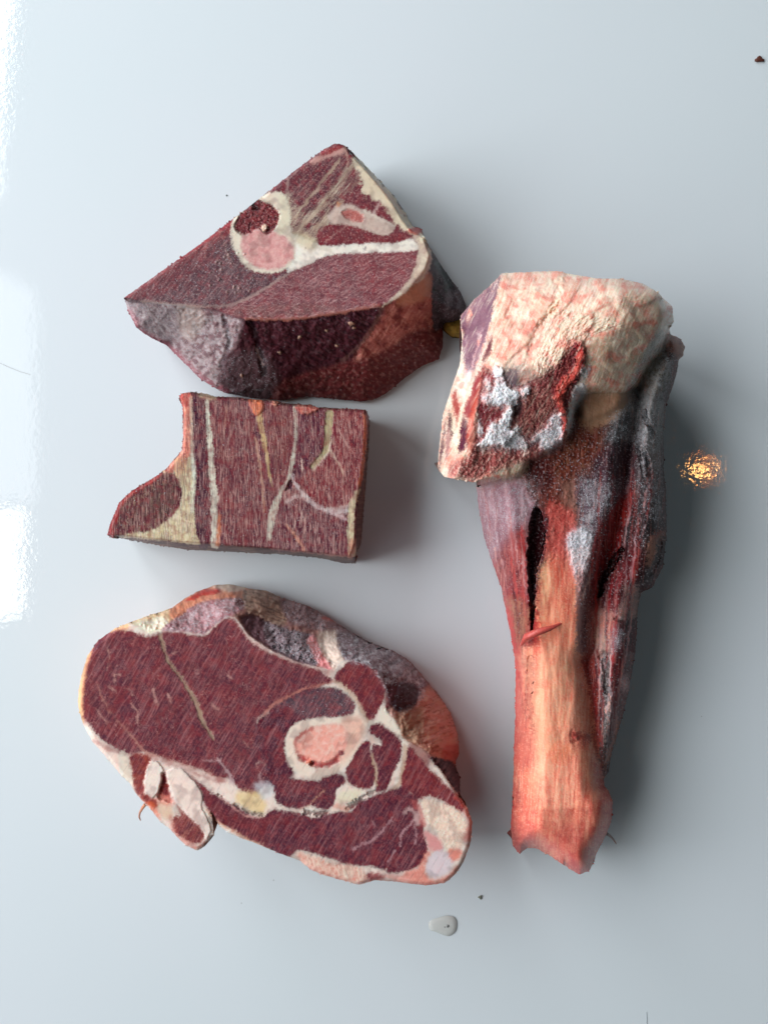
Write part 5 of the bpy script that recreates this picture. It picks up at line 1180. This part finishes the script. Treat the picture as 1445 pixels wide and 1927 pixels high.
    # torn face
    torn = P(s8((480, 20), (560, 20), (660, 90), (780, 170), (900, 130), (1000, 90), (1060, 30), (1180, -60), (1290, -210), (1345, -240), (1400, -150), (1400, -20), (1320, 180), (1260, 330), (1240, 520), (1200, 690), (1060, 760), (960, 830), (800, 880), (660, 920), (540, 980), (440, 1020), (340, 1010), (160, 990), (200, 880), (340, 830), (390, 700), (430, 500), (430, 300)),
             (124, 42, 46), part="torn_muscle", soft=2.5, warp=2.5, wet=0.6)
    c.mottle(torn, 5, (176, 96, 88), 0.75, 0.08, h=0.0010); c.mottle(torn, 7, (72, 14, 22), 0.8, 0.05, h=-0.0010); c.mottle(torn, 3, (220, 180, 168), 0.6, 0.38, h=0.0008)
    m = P(s8((840, 260), (960, 200), (1100, 240), (1120, 460), (1040, 600), (900, 640), (760, 640), (760, 480)), (110, 32, 38), a=0.5, soft=8); c.mottle(m, 3.4, (206, 150, 132), 0.8, 0.1, h=0.0010)
    # red ridge
    rd = Ln(s8((1345, -220), (1370, -100), (1330, 40), (1230, 150), (1170, 260), (1190, 400), (1225, 520), (1190, 650)), (11, 14, 17, 20, 17, 12, 9, 8), (186, 66, 56), a=0.95, soft=3, part="red_rim", h=0.0022, warp=3, wet=0.9)
    c.mottle(rd, 7, (212, 118, 100), 0.6, 0.1, h=0.0004); c.mottle(rd, 10, (146, 24, 32), 0.7, 0.1)
    P(s8((1310, -240), (1360, -225), (1410, -160), (1380, -130), (1320, -190)), (140, 14, 28), a=0.95, soft=2); Ln(s8((1390, -60), (1350, 60), (1290, 180), (1270, 320)), 7, (118, 16, 24), a=0.9, soft=2.5)
    Ln(s8((470, 0), (520, 100), (560, 120), (600, 60)), 8, (142, 30, 36), a=0.8, soft=3); P(s8((430, 520), (520, 500), (500, 620), (430, 660)), (146, 24, 34), a=0.8, soft=4)
    P(s8((430, 340), (560, 400), (660, 420), (600, 480), (540, 520), (440, 540)), (124, 40, 48), a=0.7, soft=5)
    # rim under the torn face and fat fold below it
    m = P(s8((160, 980), (240, 860), (360, 800), (400, 700), (440, 740), (600, 760), (780, 760), (960, 760), (980, 820), (860, 850), (680, 910), (560, 970), (440, 1015), (360, 1040), (280, 1000)), (166, 76, 72), a=0.85, soft=4, part="torn_rim", warp=3)
    c.mottle(m, 6, (222, 184, 172), 0.8, 0.05, h=0.0010); c.mottle(m, 7, (128, 30, 36), 0.8, 0.1, h=-0.0006)
    P(s8((560, 980), (700, 930), (860, 870), (880, 900), (820, 990), (720, 1012), (560, 1012)), (190, 160, 132), part="fat", soft=3)
    # frost clumps
    def clump(pts, hh=0.0016, col=(234, 234, 238)):
        m = P(s8(*pts), col, part="frost_clump", soft=2.2, frost=1.0, h=hh, warp=4, ws=9, wet=0.1)
        c.mottle(m, 6, (206, 198, 206), 0.5, 0.1, h=-0.0006); c.mottle(m, 4, (244, 244, 247), 0.7, 0.0, h=0.0006)
    clump(((560, 20), (650, 10), (670, 120), (740, 200), (810, 240), (790, 330), (730, 400), (690, 350), (560, 350), (500, 340), (470, 250), (560, 240), (600, 120)))
    clump(((700, 380), (750, 400), (730, 480), (720, 560), (760, 600), (700, 680), (640, 715), (450, 720), (430, 690), (500, 640), (540, 530), (620, 500)), 0.0022)
    clump(((820, 210), (890, 190), (890, 240), (840, 275)), 0.0014); clump(((640, 700), (800, 620), (870, 680), (860, 740), (700, 740)), 0.0006, (200, 190, 196)); clump(((730, 560), (800, 540), (800, 620), (740, 640)), 0.0008, (214, 196, 190))
    clump(((1100, 450), (1190, 420), (1180, 520), (1200, 600), (1180, 690), (1060, 750), (980, 740), (1000, 660), (900, 690), (950, 620), (1060, 540)), 0.0008, (200, 182, 190))
    clump(((1300, 190), (1390, 160), (1400, 260), (1300, 420), (1290, 520), (1250, 600), (1240, 480), (1270, 330)), 0.0004, (176, 172, 172)); clump(((1370, 30), (1440, 0), (1430, 80), (1370, 110)), 0.0004, (180, 176, 170))
    clump(((430, 640), (480, 600), (470, 560), (440, 480), (420, 540)), 0.0004, (186, 160, 164)); clump(((480, 110), (530, 120), (540, 200), (500, 190)), 0.0004, (190, 160, 166))
    P(s8((650, 60), (740, 20), (800, 60), (790, 180), (700, 150)), (96, 78, 90), a=0.75, soft=5, warp=4); P(s8((740, 330), (800, 300), (840, 380), (760, 460)), (70, 50, 54), a=0.75, soft=5, warp=4, h=-0.001)
    P(s8((560, 570), (640, 560), (640, 640), (560, 640)), (214, 176, 172), a=0.6, soft=5)

    def dome(pts, zt, ze, fall, p=2.0):
        pts = np.asarray(pts)
        def f(X, Y):
            s = sdf(pts, X, Y); q = np.clip(-s / fall, 0, 1)
            z = ze + ((zt(Y) if callable(zt) else zt) - ze) * (1 - (1 - q) ** p) ** (1 / p)
            return np.where(s < 0, z, 0)
        return f
    fK = dome(KN, 0.088, 0.066, 34, 1.5)
    fL = dome(LOBE, 0.068, 0.050, 22)
    zS = lambda Y: np.interp(Y, [850, 1000, 1200, 1400, 1520, 1640], [0.066, 0.062, 0.051, 0.046, 0.050, 0.042])
    fS_l = dome(SH, zS, 0.012, 66, 1.45); fS_r = dome(SH, zS, 0.030, 50, 1.6)
    def fS(X, Y):
        k = sstep(1000, 1090, X)
        return fS_l(X, Y) * (1 - k) + fS_r(X, Y) * k
    fR = dome(RB, lambda Y: np.interp(Y, [600, 800, 1000, 1200, 1450], [0.062, 0.062, 0.054, 0.046, 0.040]), 0.034, 52, 1.5)
    def plane_cut(X, Y, x0, y0, x1, y1, z0, slope):
        nx, ny = (y1 - y0), -(x1 - x0); L = math.hypot(nx, ny)
        return z0 + slope * ((X - x0) * nx + (Y - y0) * ny) / L
    def zf(X, Y, dS):
        k = fK(X, Y)
        # sawn side: a plane falling to the left;  torn face: falls towards the lower left
        k = np.where(k > 0, np.minimum(k, plane_cut(X, Y, 946, 515, 908, 735, 0.086, 0.00056)), 0)
        k2 = plane_cut(X, Y, 1108, 640, 905, 712, 0.088, -0.00010)
        k = np.where(k > 0, np.minimum(k, k2), 0)
        k3 = plane_cut(X, Y, 1130, 600, 1130 - 66, 600 + 75, 0.093, 0.00013)
        q3 = 0.008
        k = np.where(k > 0, -q3 * np.log(np.exp(-k / q3) + np.exp(-k3 / q3)) + 0.001, 0)
        # the cap rolls off to the right and top
        k = np.where(k > 0, k - 0.012 * sstep(1150, 1290, X + 0.25 * (Y - 560)) - 0.010 * sstep(560, 500, Y), 0)
        z = np.maximum.reduce([k, fL(X, Y), fS(X, Y), fR(X, Y), np.full(X.shape, 0.010)])
        q = np.clip(dS / 24, 0, 1)
        body = ((Y > 905) & (X > 1060)) | (X > 1245)
        eb = 0.012 * (1 - sstep(985, 1070, X)) + 0.72 * z * sstep(985, 1070, X); qb = np.clip(dS / 40, 0, 1); kb = sstep(1530, 1600, Y)
        z = z * (1 - kb) + kb * (eb + (z - eb) * qb * (2 - qb))
        return np.where(body, z * (0.80 + 0.20 * q * (2 - q)), z)
    c.smear(al, 84, 16, 0.55, 2.2)
    c.smear((np.s_[:, :], sstep(2, -2, sdf(KN, c.X, c.Y)) * (1 - sstep(2, -4, sdf(np.array(s8((480, 20), (900, 130), (1345, -240), (1400, 0), (1240, 520), (1060, 760), (340, 1010), (160, 990))), c.X, c.Y)))), 66, 10, 0.4, 1.5)
    c.bleed(6, 0.45, 5.0, 0.0, sm=(None, 1.0 * (sdf(KN, c.X, c.Y) > 0))); c.bleed(3.5, 0.3, 2.2, 0.0, sm=(None, 1.0 * (sdf(KN, c.X, c.Y) <= 0))); c.punch(0.88, 1.35, lim=0.22)
    pal = [(134, 26, 32), (92, 20, 28), (40, 14, 18), (176, 52, 48), (196, 150, 146), (70, 30, 40), (150, 36, 40), (206, 200, 204)]
    for k in range(90):       # strands of torn flesh run down the back of the leg
        o = rng.uniform(-70, 45); y0 = rng.uniform(840, 1300); L_ = rng.uniform(50, 190)
        path = lambda y: np.interp(y, [820, 950, 1080, 1250, 1440], [1190, 1180, 1165, 1150, 1138]) + o * np.interp(y, [820, 1100, 1440], [1.0, 0.8, 0.22])
        ys = np.linspace(y0, min(y0 + L_, 1450), 5)
        Ln([(path(y) + rng.normal(0, 1.5), y) for y in ys], (1, rng.uniform(2, 5), rng.uniform(2, 6), 1), pal[k % 8], a=rng.uniform(0.35, 0.8), soft=1.5, warp=3)
    for k in range(40):
        o = rng.uniform(-1, 1); y0 = rng.uniform(910, 1250); L_ = rng.uniform(50, 150)
        path = lambda y: np.interp(y, [900, 1000, 1150, 1300], [945, 955, 978, 985]) + o * np.interp(y, [900, 1100, 1300], [42, 26, 12])
        ys = np.linspace(y0, y0 + L_, 5)
        Ln([(path(y), y) for y in ys], (1, rng.uniform(2, 5), 1), [(120, 44, 56), (92, 24, 32), (196, 150, 150), (180, 70, 66)][k % 4], a=rng.uniform(0.3, 0.6), soft=1.5, warp=2.5)
    c.frost = 0.35 * c.frost + 0.65 * boxblur(boxblur(c.frost[..., None], 9), 9)[..., 0]
    ms = (np.s_[:, :], 1.0 * (sdf(KN, c.X, c.Y) > 0)); mk = (np.s_[:, :], 1.0 * (sdf(KN, c.X, c.Y) < 0))
    c.streaks(ms, 86, 1500, 8, 50, 1, (216, 150, 136), 0.4); c.streaks(ms, 86, 1300, 8, 50, 1, (60, 16, 20), 0.4)
    ft = (np.s_[:, :], sstep(0.20, 0.34, c.col.mean(-1)) * mk[1])
    c.grain(ft, 66, 2.2, 26, (186, 136, 112), 0.35, 0.1, 2.0, h=-0.0002); c.grain(ft, 66, 2.0, 30, (250, 238, 222), 0.4, 0.05, 2.0, h=0.0002)
    c.mottle(ft, 22, (216, 96, 84), 0.55, 0.15); c.mottle(ft, 12, (222, 132, 112), 0.4, 0.1); c.mottle(ft, 3, (246, 236, 222), 0.25, 0.3)
    kb_ = (np.s_[:, :], sstep(1440, 1560, c.Y) * ms[1]); c.mottle(kb_, 16, (190, 62, 60), 0.6, 0.0); c.mottle(kb_, 7, (222, 128, 112), 0.5, 0.05)
    for q in (b((300, 950), (340, 1150), (365, 1350)), d((250, 0), (250, 350), (240, 600), (235, 900), (222, 1120)), d((800, 700), (850, 850), (900, 930), (905, 1060), (860, 1180), (770, 1400), (690, 1430))): Ln(q, 14, (190, 60, 60), a=0.65, soft=7)
    Ln(b((448, 900), (470, 930), (500, 960)), 4, (190, 84, 76), a=0.8)
    bn = (np.s_[:, :], sstep(0.22, 0.34, c.col.mean(-1)) * ms[1] * (c.Y > 1030))
    c.grain(bn, 86, 4, 90, (206, 92, 76), 0.4, 0.1, 2.0); c.grain(bn, 86, 3.5, 80, (250, 204, 172), 0.32, 0.1, 2.0); c.mottle(bn, 22, (220, 110, 90), 0.35, 0.1); Ln(b((520, 780), (500, 1000), (490, 1200), (480, 1450)), 10, (196, 64, 58), a=0.6, soft=6); Ln(d((330, -40), (400, 300), (440, 700)), 30, (250, 196, 160), a=0.3, soft=14); c.mottle(bn, 3, (246, 206, 184), 0.45, 0.25)
    tint = (bn[1] * 0.8)[..., None]; c.col = c.col * (1 - tint) + c.col * np.array((1.03, 0.80, 0.76)) * tint
    kb2 = (np.s_[:, :], sstep(1500, 1590, c.Y) * ms[1] * 0.6); c.apply(kb2[0], kb2[1], (206, 84, 76), 0.55)
    rt_ = (np.s_[:, :], sstep(1120, 1190, c.X) * ms[1] * sstep(800, 900, c.Y)); c.col = c.col * (1 - 0.6 * rt_[1][..., None]) + c.col * np.array((1.1, 0.62, 0.64)) * 0.6 * rt_[1][..., None]; c.frost *= 1 - 0.25 * rt_[1]
    dk_ = (np.s_[:, :], sstep(0.14, 0.07, c.col.mean(-1)) * ms[1])
    c.mottle(dk_, 4, (176, 150, 154), 0.5, 0.32, frost=0.6); c.grain(dk_, 82, 3, 26, (30, 8, 12), 0.6, 0.1, 2.4, h=-0.0005)
    c.streaks(mk, 62, 700, 8, 40, 1, (250, 236, 214), 0.35); c.streaks(mk, 62, 350, 6, 30, 1, (160, 96, 80), 0.3)
    # two shallow creases and swellings along the shaft
    c.disp += 0.0006 * fbm((c.X) * 2.6, c.Y * 0.7, 60, 3, 3) * (c.Y > 900) + 0.0003 * fbm(c.X, c.Y, 14, 8, 3) * sstep(1120, 980, c.Y) + 0.00005 * fbm(c.X, c.Y, 4, 4, 2)
    root = thing("shank", "long frosty shank with creamy fat knuckle on top and bare peach bone below", "meat cut", 0.085, -0.03)
    root["group"] = "frozen sawn meat pieces"
    build(root, c, sil, zf, edge_noise=1.5, edge_scale=9, round_px=5, inset=0.006, skirt_col=(96, 44, 44), crystals=15000, zblur=3.5)
    # thin red strand lying across the slit, and hair-like fibre at the foot
    def fib(name, pts, rad, col, loc):
        x = [pt(px, py, z) for (px, py), z in pts]
        return tube(name, x, rad, flat(name + "_skin", col, 0.35, 900, sss=0.1), root, loc=loc)
    L0 = root.location
    bp = b((395, 1160), (430, 1110), (500, 1080), (570, 1060), (640, 1030))
    fib("cross_strand", list(zip(bp, (0.046, 0.0535, 0.0555, 0.0555, 0.0525))), (0.0006, 0.0016, 0.0015, 0.0011, 0.0004), (196, 84, 76), L0)
    dp = d((865, 1150), (890, 1165), (915, 1190), (935, 1220))
    fib("foot_fibre", list(zip(dp, (0.016, 0.012, 0.008, 0.004))), (0.0009, 0.0006, 0.00045, 0.0002), (140, 96, 84), L0)
shank()

# ================================================================== loose things on the surface
def crumb(name, label, cat, px, py, r, col, sq=0.6, seed=1, group=None, rough=0.5, stretch=1.0):
    x, y = world_at(px, py, 0)
    rg = np.random.default_rng(seed); V = []; F = []
    n, mrow = 12, 6
    for i in range(mrow + 1):
        th = math.pi * i / mrow
        for j in range(n):
            ph = 2 * math.pi * j / n
            q = r * (1 + 0.28 * math.sin(3 * ph + seed) + rg.uniform(-0.12, 0.12))
            V.append((q * stretch * math.sin(th) * math.cos(ph), q * math.sin(th) * math.sin(ph), r * sq * (1 + math.cos(th)) / 2 * (1 + rg.uniform(-.1, .1) * (0 < i < mrow))))
    for i in range(mrow):
        for j in range(n):
            k = (j + 1) % n; F.append((i * n + j, (i + 1) * n + j, (i + 1) * n + k, i * n + k))
    o = new_mesh(name, V, F, flat(name + "_skin", col, rough, 1500))
    o.location = (x, y, 0); o["label"] = label; o["category"] = cat
    if group: o["group"] = group
    return o
crumb("meat_crumb", "tiny dark brown crumb near the top right corner", "crumb", 1427, 113, 0.0014, (88, 46, 34), 0.8, 3, stretch=1.5)
crumb("grey_crumb", "tiny grey crumb on the bare surface below the shank, right of the droplet", "crumb", 903, 1688, 0.0009, (120, 122, 108), 0.8, 5)
crumb("dark_speck", "dark speck above the upper sloping edge of the wedge", "speck", 427, 368, 0.0004, (70, 80, 74), 0.8, 8)

def droplet():
    """flat clear puddle with two tiny bubbles"""
    t = T(780, 1650, 10.32)
    pts = spline(t((270, 900), (330, 830), (450, 790), (600, 750), (740, 765), (805, 830), (820, 930), (800, 1040), (740, 1110), (640, 1145), (520, 1110), (400, 1060), (300, 1020)), True, 5)
    cx, cy = pts.mean(0); X0, Y0 = world_at(cx, cy, 0)
    V = []; F = []; n = len(pts); R = 6
    for i in range(R + 1):
        k = 1 - i / R; zz = 0.0009 * math.sqrt(max(0, 1 - k ** 2.6)) + 0.00002
        for p in pts:
            x, y = world_at(cx + (p[0] - cx) * max(k, 0.01), cy + (p[1] - cy) * max(k, 0.01), 0); V.append((x - X0, y - Y0, zz))
    for i in range(R):
        for j in range(n):
            k = (j + 1) % n; F.append((i * n + j, (i + 1) * n + j, (i + 1) * n + k, i * n + k))
    m, nt, N, L, P = nodes("meat_juice")
    P.inputs["Base Color"].default_value = (0.58, 0.585, 0.56, 1); P.inputs["Roughness"].default_value = 0.05
    P.inputs["IOR"].default_value = 1.33
    o = new_mesh("droplet", V, F, m); o.location = (X0, Y0, 0.0003)
    o["label"] = "flat clear droplet on the surface below the steak and shank"; o["category"] = "droplet"
    for (u, v_, r) in ((638, 930, 0.00075), (580, 948, 0.0004)):
        q = t((u, v_))[0]; x, y = world_at(*q, 0)
        cr = []
        for i in range(5):
            th = math.pi / 2 * i / 4
            for j in range(12): cr.append((r * math.cos(th) * math.cos(j * math.pi / 6), r * math.cos(th) * math.sin(j * math.pi / 6), 0.0008 + r * 0.6 * math.sin(th)))
        fc = [(i * 12 + j, i * 12 + (j + 1) % 12, (i + 1) * 12 + (j + 1) % 12, (i + 1) * 12 + j) for i in range(4) for j in range(12)]
        bb = new_mesh("bubble", cr, fc, flat("bubble_skin", (120, 122, 120), 0.1), o); bb.location = (x - X0, y - Y0, 0)
droplet()

# thin fibres torn from the steak, and a hair on the surface
def fibre(name, label, cat, px, rads, col, zs):
    P0 = pt(*px[0], 0)
    o = tube(name, [pt(x, y, z) for (x, y), z in zip(px, zs)], rads, flat(name + "_skin", col, 0.4), loc=(P0[0], P0[1], 0))
    o.location = (P0[0], P0[1], 0); o["label"] = label; o["category"] = cat
f_ = T(240, 1400, 4.014)
fibre("meat_fibre", "thin orange fibre hanging off the lower left lobe of the steak", "fibre", f_((140, 452), (118, 480), (95, 520), (90, 550), (100, 578)), (0.0008, 0.0007, 0.0005, 0.0004, 0.0002), (206, 132, 96), (0.030, 0.028, 0.024, 0.020, 0.018))
fibre("hair", "fine brown hair lying in the bright reflection at the left edge", "hair", [(-30, 672), (0, 683), (20, 692), (40, 700), (58, 705)], (0.000045,) * 5, (120, 110, 90), (0.0002,) * 5)
fibre("scratch_mark", "short thin dark scratch at the bottom edge of the surface", "scratch", [(1216, 1905), (1216.5, 1920), (1216, 1950)], (0.0001,) * 3, (140, 150, 155), (0.0001,) * 3)
